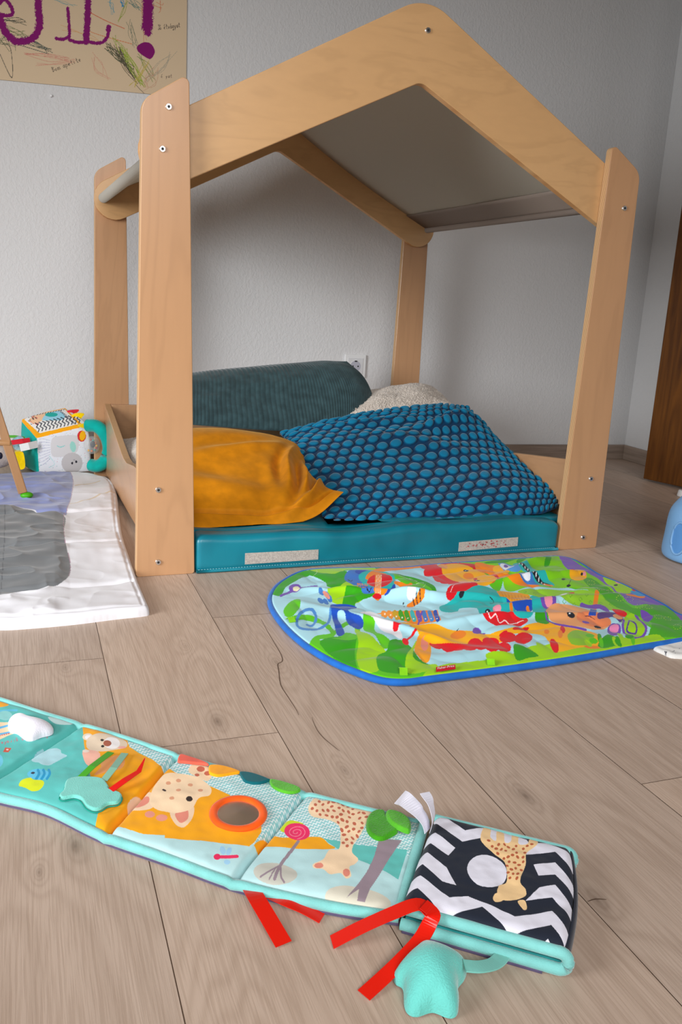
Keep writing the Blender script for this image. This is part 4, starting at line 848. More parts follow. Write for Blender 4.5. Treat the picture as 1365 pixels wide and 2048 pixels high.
# ------------------------------------------------------------------ wooden play gym, one leg in view
M_beech = birch('beech_slat', (1, 1, .15), tuple(lin((170, 126, 84))), tuple(lin((150, 106, 66))), False)
f0 = fl((46, 986), .036); top = f0+np.array([-.075, .02, .30]); top = None
topp = py((-22, 775), f0[1]+.03)
gym = empty('play_gym', tuple(f0), 'wooden play gym with a slanted slat leg standing on the quilted mat', 'play gym')
def bar(name, a, b, w, t, m, parent, side=None):
    a, b = np.array(a, float), np.array(b, float); d = (b-a)/np.linalg.norm(b-a); s = np.cross(d, (0, 1., 0)) if side is None else np.array(side, float); s /= np.linalg.norm(s); n_ = np.cross(d, s)
    V = [p+s*i*w/2+n_*j*t/2 for p in (a, b) for i, j in ((-1, -1), (1, -1), (1, 1), (-1, 1))]
    o = mesh(name, V, [(0, 3, 2, 1), (4, 5, 6, 7), (0, 1, 5, 4), (1, 2, 6, 5), (2, 3, 7, 6), (3, 0, 4, 7)], m, parent, False); return bevel(o, .002)
bar('leg', f0, topp+(topp-f0)*.45, .022, .014, M_beech, gym)
cb0 = py((20, 886), f0[1]+.012); tube('crossbar', [cb0, cb0+np.array([-.25, .01, .01])], .0085, M_beech, gym, n=16)
M_green = mat('green_plastic', tuple(lin((70, 160, 20))), .4)
gf = fl((60, 990), .03); bm = bmesh.new(); bmesh.ops.create_uvsphere(bm, u_segments=20, v_segments=12, radius=.016); bmesh.ops.scale(bm, verts=bm.verts, vec=(1, .8, .55)); bmesh.ops.translate(bm, verts=bm.verts, vec=gf+np.array([-.008, 0, .0])); bmobj('foot', bm, M_green, gym, True)
f1 = f0+np.array([-.42, .01, 0]); bar('leg', f1, topp+(topp-f0)*.45+np.array([-.02, .01, 0]), .022, .014, M_beech, gym)

# ------------------------------------------------------------------ activity cube toy
TEAL = (0, 166, 156)
yf, yk = 1.015, 1.135
c8 = {}
fb_l, fb_r, ft_l, ft_r = py((74, 950), yf), py((181, 952), yf), py((72, 873), yf), py((176, 850), yf)
bt_l, bt_r = py((44, 839), yk), py((130, 816), yk)
off_l, off_r = bt_l-ft_l, bt_r-ft_r
bb_l, bb_r = fb_l+np.array([off_l[0]*1.0, off_l[1], 0]), fb_r+np.array([off_r[0]*1.0, off_r[1], 0])
for q in (fb_l, fb_r, bb_l, bb_r): q[2] = .012
ca = Art((222, 224, 230)); TC = lambda pts: tf(0, 780, 5.6875, pts)
def cp(pts, c, sm=True): ca.poly(TC(pts), c, sm)
def ce(x, y, rx, ry, c, a=0): ca.ell(x/5.6875, 780+y/5.6875, rx/5.6875, ry/5.6875, c, a)
def cl(pts, w, c, sm=True): ca.line(TC(pts), w/5.6875, c, sm)
for k in range(150): ce(random.uniform(440, 1020), random.uniform(450, 940), 4, 3, random.choice([(150, 150, 200), (90, 170, 170), (206, 130, 150)]))
for k in range(9): cl([(440, 560+k*38), (490+random.uniform(-10, 10), 556+k*36), (570, 575+k*26)], 5, (176, 178, 200))
cp([(590, 560), (700, 520), (880, 520), (900, 600), (860, 720), (700, 760), (590, 740)], (206, 204, 206)); ce(820, 830, 120, 118, (188, 184, 186)); ce(822, 833, 12, 15, (30, 30, 40)); ce(867, 817, 12, 15, (30, 30, 40)); ce(845, 796, 12, 6, (150, 144, 150))
ce(830, 645, 34, 62, (150, 206, 196), -8); cl([(650, 635), (690, 650), (735, 632)], 7, (110, 200, 196)); cl([(560, 750), (620, 840), (560, 880)], 4, (140, 210, 210)); ce(930, 525, 50, 64, (206, 44, 44)); ce(940, 520, 34, 56, (240, 176, 20), 10)
cp([(-100, 300), (205, 360), (242, 340), (420, 540), (455, 1100), (-100, 1100)], TEAL, False)
for k in range(12): cl([(300, 690+k*16), (450, 700+k*16)], 2.5, (0, 140, 134), False)
cp([(235, 345), (330, 290), (740, 205), (930, 385), (900, 430), (415, 548)], (242, 168, 10), False)
cp([(275, 335), (345, 290), (735, 215), (890, 388), (450, 492)], (232, 230, 226), False)
cp([(330, 345), (400, 290), (560, 265), (500, 330), (400, 385)], (236, 190, 150)); cp([(480, 340), (530, 275), (660, 240), (740, 290), (700, 340), (560, 345)], (150, 206, 226)); ce(585, 280, 72, 25, TEAL)
for k in range(12):
    x = 400+k*42; cl([(x, 360-k*9+16), (x+34, 378-k*9+12), (x+14, 412-k*9+12), (x+48, 430-k*9+12), (x+36, 466-k*9+8)], 11, (34, 40, 58), False)
for k in range(22): x, y = random.uniform(290, 430), random.uniform(285, 390); cl([(x, y), (x+14, y+8)], 7, random.choice([(34, 40, 58), (214, 70, 50), (34, 40, 58)]), False)
for k in range(14): x = 330+k*30; cl([(x, 300-k*5.5), (x+14, 292-k*5.5)], 7, (34, 40, 58), False)
for k in range(10): x = 690+k*18; cl([(x-20, 235+k*16), (x+12, 240+k*16)], 7, (34, 40, 58), False)
def hexa(c, n, infl):
    """c[x][y][z] corners; six inflated faces"""
    V, F = [], []; t = np.linspace(0, 1, n)
    def tri(x, y, z):
        return sum(c[i][j][k]*((x if i else 1-x)*(y if j else 1-y)*(z if k else 1-z))[..., None] for i in (0, 1) for j in (0, 1) for k in (0, 1))
    cen = tri(*[np.array([.5])]*3)[0]
    for ax in range(3):
        for s in (0., 1.):
            A, B_ = np.meshgrid(t, t, indexing='ij'); q = [A, B_]; q.insert(ax, np.full_like(A, s)); P = tri(*q)
            def sp(w): return w*w*(3-2*w)
            b = (np.sin(np.pi*A)*np.sin(np.pi*B_)).clip(0)**.5
            d = P-cen; P = P+d*(infl*b)[..., None]
            base = len(V)*0+sum(len(v) for v in V); V.append(P.reshape(-1, 3)); f = gridF(n, n)+base; F.append(f if (s == 1) != (ax == 1) else f[:, ::-1])
    return np.concatenate(V), np.concatenate(F)
c8 = [[[fb_l, ft_l], [bb_l, bt_l]], [[fb_r, ft_r], [bb_r, bt_r]]]
V, F = hexa(c8, 110, .17)
toy = empty('activity_cube', tuple((fb_l+fb_r)/2), 'soft plush activity cube with a zigzag top and teal ring handle by the wall', 'toy')
mesh('cube_body', V, F, printed('toy_print', .85, 800, .3), toy, True, ca.eval(prj(V)))
M_tealp = fabric('teal_plush', tuple(lin(TEAL)), .9, .4, 500, .5, .0015, .1)
hc = [(176, 851), (192, 852), (206, 863), (215, 880), (218, 900), (210, 922), (196, 932), (183, 930)]
hp = smooth([tuple(py(p, y)) for p, y in zip(hc, (.985, .965, .955, .95, .95, .955, .965, .985))], 5, False)
tube('ring_handle', hp, [.019]*len(hp), M_tealp, toy, n=20)
def felt(name, pts, y, t, m, parent):
    q = [py(p, y) for p in smooth(pts, 4)]; n_ = len(q); V = [v+np.array([0, -t/2, 0]) for v in q]+[v+np.array([0, t/2, 0]) for v in q]
    F = [tuple(range(n_)), tuple(range(2*n_-1, n_-1, -1))]+[(i, n_+i, n_+(i+1) % n_, (i+1) % n_) for i in range(n_)]; return mesh(name, V, F, m, parent, False)
felt('red_point', [(134, 822), (150, 819), (158, 820), (150, 828), (144, 831)], 1.10, .012, fabric('red_felt', tuple(lin((216, 40, 56)))), toy)
felt('yellow_point', [(143, 831), (154, 826), (168, 827), (164, 834), (157, 842), (150, 838)], 1.07, .012, fabric('yellow_felt', tuple(lin((244, 206, 0)))), toy)
felt('yellow_loop', [(156, 852), (166, 847), (176, 850), (184, 858), (170, 856)], .995, .012, bpy.data.materials['yellow_felt'], toy)
ribbon('fabric_tab', [py((60, 880), 1.0), py((45, 882), .99), py((18, 886), .985)], .014, bpy.data.materials['red_felt'], toy, .001, (0, .2, 1))
ribbon('fabric_tab', [py((50, 876), 1.02), py((30, 873), 1.02), py((14, 873), 1.02)], .008, M_green, toy, .001, (0, .2, 1))
ribbon('care_label', [py((75, 888), 1.0), py((58, 892), .985), py((40, 896), .985)], .021, mat('white_satin', (.8, .8, .8), .6), toy, .0008, (0, .2, 1))
o = felt('yellow_flap', [(28, 904), (44, 902), (49, 915), (49, 934), (36, 936), (32, 920)], 1.0, .03, bpy.data.materials['yellow_felt'], toy)
felt('patterned_flap', [(24, 880), (40, 872), (50, 880), (50, 896), (34, 900), (26, 892)], 1.015, .012, fabric('sky_patterned', tuple(lin((150, 190, 206))), var=.5), toy)
rc = py((184, 890), .975); M_clear = mat('clear_plastic', (.8, .82, .82), .15, spec=.5); _tp = N(M_clear, 'ShaderNodeBsdfTransparent'); _mc = N(M_clear, 'ShaderNodeMixShader'); _mc.inputs[0].default_value = .8
L(M_clear, P_(M_clear).outputs[0], _mc.inputs[1]); L(M_clear, _tp.outputs[0], _mc.inputs[2]); L(M_clear, _mc.outputs[0], M_clear.node_tree.nodes['Material Output'].inputs[0])
bm = bmesh.new(); bmesh.ops.create_uvsphere(bm, u_segments=28, v_segments=18, radius=.026); bmesh.ops.scale(bm, verts=bm.verts, vec=(.9, .6, 1.05)); bmesh.ops.translate(bm, verts=bm.verts, vec=rc); rt = bmobj('rattle', bm, M_clear, toy, True)
bm = bmesh.new(); bmesh.ops.create_uvsphere(bm, u_segments=16, v_segments=12, radius=.0105); bmesh.ops.scale(bm, verts=bm.verts, vec=(.7, .4, 1)); bmesh.ops.translate(bm, verts=bm.verts, vec=rc+np.array([.002, -.004, .003])); bmobj('dark_bead', bm, mat('navy_bead', tuple(lin((24, 28, 50))), .4), rt, True)
bmats = [mat('bead_yellow', tuple(lin((235, 170, 20))), .35), mat('bead_orange', tuple(lin((220, 110, 40))), .35), mat('bead_teal', tuple(lin((60, 150, 140))), .35), mat('bead_red', tuple(lin((180, 50, 60))), .35)]
for k, (dx, dz) in enumerate(((-.010, -.016), (-.001, -.018), (.008, -.015), (.012, -.009), (.013, -.002), (.010, .006), (.004, .014), (-.004, .017))):
    bm = bmesh.new(); bmesh.ops.create_uvsphere(bm, u_segments=12, v_segments=8, radius=.0036); bmesh.ops.translate(bm, verts=bm.verts, vec=rc+np.array([dx, -.002, dz])); bmobj('bead', bm, bmats[k % 4], rt, True)
# grey plush at the very left
bm = bmesh.new(); bmesh.ops.create_uvsphere(bm, u_segments=28, v_segments=18, radius=.06); bmesh.ops.scale(bm, verts=bm.verts, vec=(1, .55, .62)); gp = py((-14, 912), 1.0); bmesh.ops.translate(bm, verts=bm.verts, vec=gp)
pl = bmobj('plush_toy', bm, fabric('beige_plush', tuple(lin((196, 184, 178))), .95, .4, 500, .6, .002), None, True); tag(pl, 'beige plush toy with a navy dot left of the activity cube', 'plush toy')
bm = bmesh.new(); bmesh.ops.create_uvsphere(bm, u_segments=16, v_segments=10, radius=.011); bmesh.ops.scale(bm, verts=bm.verts, vec=(.7, .4, 1)); bmesh.ops.translate(bm, verts=bm.verts, vec=py((0, 912), .972)); e = bmobj('navy_dot', bm, bpy.data.materials['navy_bead'], None, True); e.parent = pl

# ------------------------------------------------------------------ cloth accordion book
ZB = .013
wave = lambda P: np.where((np.abs(((P[:, 0]*.28+P[:, 1]*.96)+1.6*np.sin((P[:, 0]-.5*P[:, 1])*.75)) % 6.4-3.2) < 1.2)[:, None], lin((232, 240, 240)), lin((150, 204, 206)))
ba = Art((92, 188, 182)); B5 = lambda pts: tf(0, 1380, 2.967, pts); B6 = lambda pts: tf(400, 1480, 2.844, pts)
def bp(f, pts, c, sm=True): ba.poly(f(pts), c, sm)
def be(f, x, y, rx, ry, c, a=0): s = 2.967 if f is B5 else 2.844; p = f([(x, y)])[0]; ba.ell(p[0], p[1], rx/s, ry/s, c, a)
def bl_(f, pts, w, c, sm=True): ba.line(f(pts), w/(2.967 if f is B5 else 2.844), c, sm)
PALE = (184, 220, 222); OR2 = (244, 166, 16); TAN = (246, 214, 176); SPOT = (196, 104, 78)
ba.poly([(262, 1475), (380, 1505), (640, 1575), (900, 1640), (900, 1850), (500, 1800), (440, 1620), (300, 1530)], wave, False)
ba.poly([(240, 1668), (480, 1700), (680, 1690), (860, 1720), (860, 1860), (460, 1810)], PALE, False)
bp(B5, [(490, 215), (560, 235), (640, 262), (760, 300), (770, 345), (830, 385), (900, 415), (960, 460), (1000, 470), (1030, 495), (1200, 560), (1365, 640), (1460, 800), (1500, 920), (1365, 918), (1180, 900), (1000, 875), (850, 865), (700, 820), (640, 860), (560, 830), (585, 730), (560, 640), (520, 440), (500, 340)], OR2, False)
bp(B5, [(755, 305), (860, 330), (1020, 380), (1045, 395), (950, 458), (900, 415), (830, 380), (770, 345)], wave, False)
bp(B5, [(680, 812), (850, 862), (1000, 878), (1180, 905), (1365, 920), (1600, 925), (1500, 1100), (1000, 990), (640, 860)], PALE, False)
bp(B6, [(0, 340), (60, 335), (110, 370), (250, 480), (350, 490), (350, 530), (310, 590), (280, 614), (140, 600), (-200, 570), (-200, 300)], OR2, False)
bp(B6, [(0, 585), (140, 600), (280, 614), (330, 600), (400, 612), (600, 632), (760, 632), (900, 640), (1150, 800), (1100, 1000), (0, 720)], PALE, False)
bp(B6, [(310, 600), (390, 545), (470, 562), (620, 560), (690, 566), (730, 600), (765, 632), (600, 632), (420, 618), (340, 612)], OR2)
bp(B6, [(700, 570), (900, 612), (1010, 622), (1180, 630), (1160, 700), (1130, 800), (1060, 760), (990, 730), (890, 690), (790, 640)], (98, 190, 182), False)
# panel one
bp(B5, [(-40, 70), (20, 75), (52, 92), (20, 106), (-40, 106)], OR2); bp(B5, [(-40, 210), (30, 200), (110, 205), (130, 240), (60, 280), (-40, 310)], (238, 208, 170)); bl_(B5, [(-20, 240), (50, 220), (120, 215)], 14, (96, 176, 220)); bl_(B5, [(-10, 275), (60, 262), (110, 240)], 12, (96, 176, 220)); bl_(B5, [(-10, 135), (60, 128), (100, 128)], 12, (96, 190, 220)); be(B5, 30, 160, 44, 28, (140, 206, 204))
for k in range(5): be(B5, k*13, 283-k*3, 5, 4, (206, 90, 90))
bp(B5, [(285, 170), (350, 165), (430, 190), (410, 210), (330, 205)], (196, 226, 226)); write(ba, 'Sophie la girafe', B5([(282, 268)])[0], B5([(0, 322)])[0], 6, .8, (200, 70, 96)); bp(B5, [(18, 378), (32, 350), (70, 352), (50, 378)], (206, 84, 60), False); be(B5, 44, 362, 8, 5, (240, 200, 190)); be(B5, -10, 425, 28, 34, (110, 196, 222))
# panel two: cloud, bee, bear
bp(B5, [(185, 400), (205, 365), (255, 330), (275, 350), (330, 350), (360, 365), (365, 385), (398, 400), (370, 418), (330, 440), (290, 460), (250, 455), (230, 440), (195, 430)], (168, 210, 218))
be(B5, 230, 515, 68, 34, (92, 190, 226), 5)
for k in range(3): bl_(B5, [(215+k*32, 545), (232+k*32, 515), (226+k*32, 488)], 15, (30, 150, 196))
be(B5, 196, 505, 12, 8, (40, 50, 70)); bp(B5, [(112, 575), (130, 545), (180, 535), (200, 548), (250, 552), (262, 575), (235, 605), (190, 610), (150, 590)], (212, 222, 30))
be(B5, 520, 288, 30, 22, (232, 214, 190)); be(B5, 522, 290, 18, 13, (240, 234, 236)); bp(B5, [(515, 350), (520, 300), (580, 270), (650, 270), (720, 290), (755, 320), (745, 350), (690, 365), (600, 378), (540, 372)], (226, 204, 178)); be(B5, 665, 325, 48, 36, (240, 234, 232)); be(B5, 638, 328, 24, 18, (166, 90, 66)); be(B5, 607, 310, 10, 7, (40, 34, 30)); be(B5, 610, 345, 10, 7, (40, 34, 30))
bp(B5, [(490, 385), (530, 370), (590, 385), (590, 440), (560, 470), (510, 450)], (240, 180, 160)); be(B5, 510, 378, 20, 10, (234, 214, 200)); bp(B5, [(600, 440), (690, 400), (740, 430), (720, 480), (640, 500), (560, 520), (600, 470)], (238, 160, 100)); be(B5, 725, 350, 24, 8, (240, 170, 160), -10)
# panel three: plain spotted animal, dragonfly
bp(B5, [(1120, 490), (1150, 440), (1235, 440), (1260, 500), (1235, 550), (1180, 530)], TAN); be(B5, 1192, 473, 24, 17, SPOT); be(B5, 1232, 500, 20, 14, SPOT); be(B5, 1170, 512, 14, 10, SPOT)
bp(B5, [(755, 690), (790, 640), (850, 610), (900, 620), (930, 680), (890, 718), (800, 722)], (240, 206, 172)); bp(B5, [(785, 690), (820, 650), (880, 640), (880, 680), (820, 705)], (226, 138, 118)); bp(B5, [(1010, 740), (1080, 720), (1150, 710), (1140, 780), (1090, 830), (1040, 810)], (240, 206, 172)); bp(B5, [(1040, 750), (1110, 728), (1115, 780), (1070, 805)], (226, 138, 118))
be(B5, 890, 750, 30, 20, (232, 150, 130)); be(B5, 960, 772, 34, 20, (232, 150, 130)); bp(B5, [(890, 650), (920, 570), (980, 510), (1080, 505), (1180, 530), (1250, 590), (1245, 640), (1180, 660), (1140, 720), (1060, 745), (960, 730), (900, 700)], TAN)
be(B5, 1124, 666, 20, 15, (50, 36, 30)); be(B5, 975, 606, 14, 7, (60, 40, 34), 30)
for x, y in ((1000, 560), (1060, 545), (1130, 575), (1060, 610), (1190, 610), (1020, 660)): be(B5, x, y, 15, 10, (222, 158, 122))
bl_(B6, [(95, 678), (150, 676), (212, 672)], 17, (232, 50, 96)); be(B6, 98, 676, 20, 16, (226, 40, 90)); be(B6, 130, 640, 16, 26, (160, 206, 234), -15); be(B6, 165, 645, 14, 24, (160, 206, 234), 25); be(B6, 155, 702, 18, 12, (160, 206, 234))
# panel four
be(B6, 430, 768, 126, 60, (198, 196, 184), 8); be(B6, 900, 920, 190, 70, (214, 208, 190), 8)
bl_(B6, [(560, 585), (520, 640), (465, 710), (440, 760), (425, 800)], 18, (150, 132, 142)); bl_(B6, [(465, 715), (400, 755), (345, 785)], 10, (150, 132, 142)); bl_(B6, [(460, 730), (462, 790), (480, 820)], 10, (150, 132, 142)); bl_(B6, [(430, 740), (395, 800)], 8, (150, 132, 142))
bp(B6, [(455, 510), (480, 475), (530, 465), (590, 490), (520, 500), (480, 530)], (200, 216, 40)); be(B6, 553, 530, 74, 48, (232, 46, 100), 12)
sp_ = [(548+math.cos(t)*(5+t*2.9)*1.2, 533+math.sin(t)*(5+t*2.9)*.85) for t in np.linspace(0, 14, 50)]; bl_(B6, sp_, 4, (244, 130, 150), False)
bp(B6, [(620, 385), (650, 340), (675, 345), (700, 355), (780, 345), (880, 370), (960, 400), (990, 410), (960, 450), (920, 540), (880, 600), (865, 650), (900, 690), (880, 720), (850, 740), (860, 790), (830, 808), (800, 780), (740, 785), (700, 755), (650, 750), (645, 725), (700, 700), (735, 640), (790, 635), (800, 560), (790, 500), (720, 470), (650, 455), (620, 420)], TAN)
for x, y in scatter([(620, 385), (660, 345), (780, 350), (880, 375), (960, 400), (960, 450), (920, 540), (880, 600), (860, 640), (800, 635), (805, 560), (790, 500), (720, 465), (650, 450)], 60, 27): be(B6, x, y, random.uniform(9, 14), random.uniform(6, 9), SPOT, random.uniform(-60, 60))
be(B6, 676, 735, 26, 15, (226, 138, 118)); be(B6, 833, 775, 20, 22, (226, 138, 118)); be(B6, 895, 380, 26, 10, (196, 96, 80), 10)
bp(B6, [(1020, 575), (1150, 577), (1080, 680), (1020, 780), (965, 860), (940, 930), (895, 925), (905, 860), (835, 910), (900, 830), (950, 760), (990, 680)], (152, 134, 144), False)
topE = smooth([(-150, 1350), (0, 1396), (80, 1422), (165, 1447), (260, 1476), (355, 1508), (480, 1545), (612, 1584), (720, 1612), (850, 1644)], 8, False)
botE = smooth([(-250, 1530), (-110, 1558), (0, 1588), (95, 1612), (205, 1664), (330, 1708), (460, 1756), (570, 1785), (680, 1808), (800, 1826)], 8, False)
# matching parameters along both edges (folds on both)
def polyl(P, t): L_ = np.concatenate([[0], np.cumsum(np.linalg.norm(np.diff(P, axis=0), axis=1))]); return np.stack([np.interp(t*L_[-1], L_, P[:, i]) for i in range(P.shape[1])], -1)
def at_x(P, x): L_ = np.concatenate([[0], np.cumsum(np.linalg.norm(np.diff(P, axis=0), axis=1))]); return np.interp(x, P[:, 0], L_)/L_[-1]
kt = [0]+[at_x(topE, x) for x in (165, 355, 612)]+[1]; kb = [0]+[at_x(botE, x) for x in (-42, 213, 466)]+[1]; kk_ = [0, 1, 2, 3, 4]
nu, nv = 1250, 330; s_ = np.linspace(0, 4, nu); T_ = polyl(topE, np.interp(s_, kk_, kt)); B_ = polyl(botE, np.interp(s_, kk_, kb))
Tw = np.array([fl(p, ZB) for p in T_]); Bw = np.array([fl(p, ZB) for p in B_]); vv = np.linspace(0, 1, nv)
P = Tw[:, None]*(1-vv)[None, :, None]+Bw[:, None]*vv[None, :, None]; Su, Vv = np.meshgrid(s_, vv, indexing='ij')
fd = np.abs(Su-np.round(Su)); infold = (np.round(Su) > 0) & (np.round(Su) < 4)
z = ZB+.0035*(np.sin(np.pi*(Su % 1))**.5)*np.sin(np.pi*Vv)**.3-.010*np.exp(-(fd/.022)**2)*infold+.0012*fbm(Su*4, Vv*4, 71)
z = z-.008*(np.abs(2*Vv-1)**24)
col = ba.eval(prj(P.reshape(-1, 3))); P2 = P.copy(); P2[..., 2] = z; V = P2.reshape(-1, 3); F = gridF(nu, nv)
book = empty('cloth_book', tuple((Tw[600]+Bw[600])/2*np.array([1, 1, 0])), 'unfolded cloth picture book with aqua binding lying across the front floor', 'book')
mesh('printed_pages', V, F, printed('book_cotton', .75, 1000, .2), book, True, col)
M_bind = fabric('aqua_velour_binding', tuple(lin((128, 200, 196))), .9, .5, 700, .4, .001, .08); M_under = fabric('purple_backing', tuple(lin((90, 80, 110))), .9)
wav = lambda s, a: a*np.exp(-((s-np.round(s))/.03)**2)*((np.round(s) > 0) & (np.round(s) < 4))
for E_, sg in ((Tw, 1), (Bw, -1)):
    q = E_[::8].copy(); q[:, 2] = .0085-wav(s_[::8], .002); tube('binding_edge', q, .0052, M_bind, book, n=12)
q = Bw[::8].copy(); q[:, 2] = .0035; q[:, 1] -= .001; tube('backing_edge', q, .0032, M_under, book, n=8)
q = np.array([Tw[-1]*(1-t)+Bw[-1]*t for t in np.linspace(0, 1, 20)]); q[:, 2] = .014; tube('binding_edge', q, .0055, M_bind, book, n=12)
# appliques on the pages
M_puff = fabric('white_plush', tuple(lin((232, 228, 238))), .95, .5, 600, .4, .001, .05)
def appl(name, pts, m, h, r=.004, zb=None, res=.0006, sm=True, art=None, puff=False):
    zb = ZB+.001 if zb is None else zb; q = [fl(p, zb+h*.4) for p in (smooth(pts, 5) if sm else pts)]
    return sheet(name, q, zb, h, r, res, m, book, art, (lambda x, y, d: 0*x), None, puff)
appl('cloud_puff', B5([(45, 195), (60, 155), (100, 133), (150, 138), (190, 170), (240, 178), (300, 195), (318, 220), (300, 240), (240, 255), (190, 275), (150, 272), (100, 240), (60, 232)]), M_puff, .017, .010, None, .0008, True, None, True)
M_aq = fabric('aqua_felt', tuple(lin((118, 200, 188))), .95, .5, 700, .5, .001, .06); M_dkt = mat('teal_stitching', tuple(lin((16, 150, 130))), .8)
cld = B5([(385, 560), (400, 535), (450, 520), (540, 518), (610, 530), (645, 570), (650, 590), (710, 610), (725, 635), (700, 670), (640, 680), (600, 705), (555, 712), (510, 690), (480, 650), (440, 635), (370, 645), (352, 625), (375, 600)])
cf = appl('cloud_flap', cld, M_aq, .0035, .002, ZB+.0035); q = np.array([fl(p, ZB+.008) for p in smooth(cld, 4)]); q[:, 2] = ZB+.0050; tube('cloud_stitching', q, .0007, M_dkt, book, True, 6)
M_rib = {k: mat('satin_ribbon_'+k, tuple(lin(c)), .4, spec=.5) for k, c in dict(green=(70, 160, 40), sage=(130, 178, 156), red=(214, 20, 16)).items()}
ribbon('green_ribbon', [fl((160, 1556), ZB+.006), fl((185, 1532), ZB+.010), fl((222, 1504), ZB+.007)], .0085, M_rib['green'], book)
ribbon('sage_ribbon', [fl((208, 1560), ZB+.006), fl((228, 1535), ZB+.010), fl((250, 1506), ZB+.007)], .0085, M_rib['sage'], book)
ribbon('red_ribbon', [fl((222, 1580), ZB+.007), fl((250, 1560), ZB+.012), fl((278, 1542), ZB+.013), fl((290, 1516), ZB+.016)], [.009, .0085, .006, .001], M_rib['red'], book)
appl('red_tab', B5([(1055, 425), (1070, 385), (1120, 395), (1210, 425), (1240, 445), (1180, 440), (1100, 432)]), fabric('coral_felt', tuple(lin((232, 96, 76)))), .003, .0015, ZB+.002)
appl('orange_tab', B6([(50, 170), (60, 145), (140, 150), (230, 182), (180, 195), (110, 206), (60, 195)]), fabric('orange_felt', tuple(lin((244, 160, 16)))), .003, .0015, ZB+.002)
appl('teal_tab', B6([(230, 200), (232, 183), (300, 190), (390, 222), (395, 232), (330, 250), (260, 240)]), fabric('petrol_felt', tuple(lin((0, 92, 100)))), .003, .0015, ZB+.002)
gl = fabric('leaf_green_felt', tuple(lin((84, 172, 40))), .95, .4, 500, .6, .0015)
appl('green_tab', B6([(398, 240), (405, 225), (470, 238), (560, 268), (570, 290), (520, 303), (460, 292), (415, 268)]), gl, .003, .0015, ZB+.002)
gl2 = fabric('grass_green_felt', tuple(lin((62, 150, 18))), .95, .4, 500, .6, .0015)
appl('leaf', B6([(945, 480), (960, 430), (1000, 403), (1050, 405), (1070, 450), (1130, 510), (1090, 545), (1040, 570), (990, 560), (955, 525)]), gl2, .005, .003, ZB+.002)
appl('leaf', B6([(1058, 415), (1080, 402), (1140, 415), (1190, 450), (1205, 490), (1190, 525), (1140, 510), (1090, 480), (1065, 450)]), gl, .005, .003, ZB+.006)
# mirror with orange rim
t_ = np.linspace(0, 2*np.pi, 65)[:-1]; ci = np.array([fl((477+50*math.cos(t), 1627.5+30.5*math.sin(t)), ZB+.004) for t in t_]); cen = ci.mean(0)
M_orim = fabric('orange_binding', tuple(lin((242, 92, 16))), .8, .3)
tube('mirror_rim', ci, .0046, M_orim, book, True, 12, .7); M_mir = mat('dull_mirror', (.78, .76, .73), .35, metal=1)
V = [cen+np.array([0, 0, .0012])]+[c_+(cen-c_)*.05+np.array([0, 0, 0]) for c_ in ci]; mesh('mirror', V, [(0, 1+i, 1+(i+1) % 64) for i in range(64)], M_mir, book, False)
# folded black and white pad
pad = None
B7 = lambda pts: tf(640, 1560, 2.528, pts)
NAVY = (30, 36, 50); WH = (226, 224, 236)
wa_ = Art(NAVY)
for pts in ([(575, 178), (640, 192), (735, 265), (835, 245), (960, 262), (1045, 305), (1060, 330), (1150, 318), (1265, 370), (1300, 430), (1283, 460), (1190, 370), (1045, 388), (960, 345), (900, 330), (815, 305), (720, 322), (580, 215)],
            [(490, 322), (525, 280), (585, 272), (685, 350), (650, 388), (560, 325), (495, 335)], [(462, 428), (480, 385), (545, 375), (640, 450), (690, 543), (620, 520), (520, 435), (462, 442)],
            [(1080, 440), (1190, 425), (1283, 520), (1300, 590), (1190, 487), (1105, 495)], [(1040, 620), (1110, 555), (1190, 540), (1285, 640), (1300, 720), (1175, 605), (1110, 612)],
            [(425, 545), (440, 498), (510, 488), (655, 605), (750, 595), (870, 645), (985, 700), (1175, 668), (1290, 800), (1270, 860), (1170, 740), (970, 773), (820, 648), (630, 685), (495, 550), (425, 562)],
            [(745, 742), (800, 715), (850, 770)], [(1090, 828), (1155, 800), (1200, 850)]): wa_.poly(B7(pts), WH, False)
wa_.ell(640+845/2.528, 1560+472/2.528, 103/2.528, 80/2.528, WH, 18)
for pts in ([(835, 235), (865, 250), (862, 300), (890, 320), (895, 265), (930, 270), (935, 325), (965, 320), (975, 270), (1005, 280), (1005, 330), (1050, 330), (1065, 290), (1098, 300), (1098, 335), (1045, 380), (1040, 440), (1012, 520), (1040, 565), (1035, 600), (960, 622), (900, 605), (905, 545), (945, 520), (935, 430), (880, 385), (825, 335), (812, 300)],
            [(875, 610), (890, 585), (930, 590), (925, 620), (890, 628)], [(1000, 625), (1035, 618), (1048, 655), (1030, 665)]): wa_.poly(B7(pts), (242, 204, 150))
for x, y in scatter([(818, 300), (890, 325), (1000, 335), (1090, 320), (1040, 390), (1035, 450), (1005, 530), (945, 525), (935, 430), (880, 385)], 60, 22): wa_.ell(640+x/2.528, 1560+y/2.528, random.uniform(2.6, 4), random.uniform(2, 2.8), (186, 96, 60), random.uniform(-60, 60))
ZP = .030
pc = [(872, 1627), (1146, 1693), (1136, 1894), (806, 1802)]
pc_ = [fl(p, ZP) for p in pc]; nu, nv = 420, 380; uu, vv = np.meshgrid(np.linspace(0, 1, nu), np.linspace(0, 1, nv), indexing='ij')
P = ((1-uu)*(1-vv))[..., None]*pc_[0]+(uu*(1-vv))[..., None]*pc_[1]+(uu*vv)[..., None]*pc_[2]+((1-uu)*vv)[..., None]*pc_[3]
out = (P[:, :, :2]-P.mean((0, 1))[:2]); bow = .006*np.sin(np.pi*vv)*np.clip((uu-.85)/.15, 0, 1); ex = (pc_[1]-pc_[0]); ex = ex/np.linalg.norm(ex)
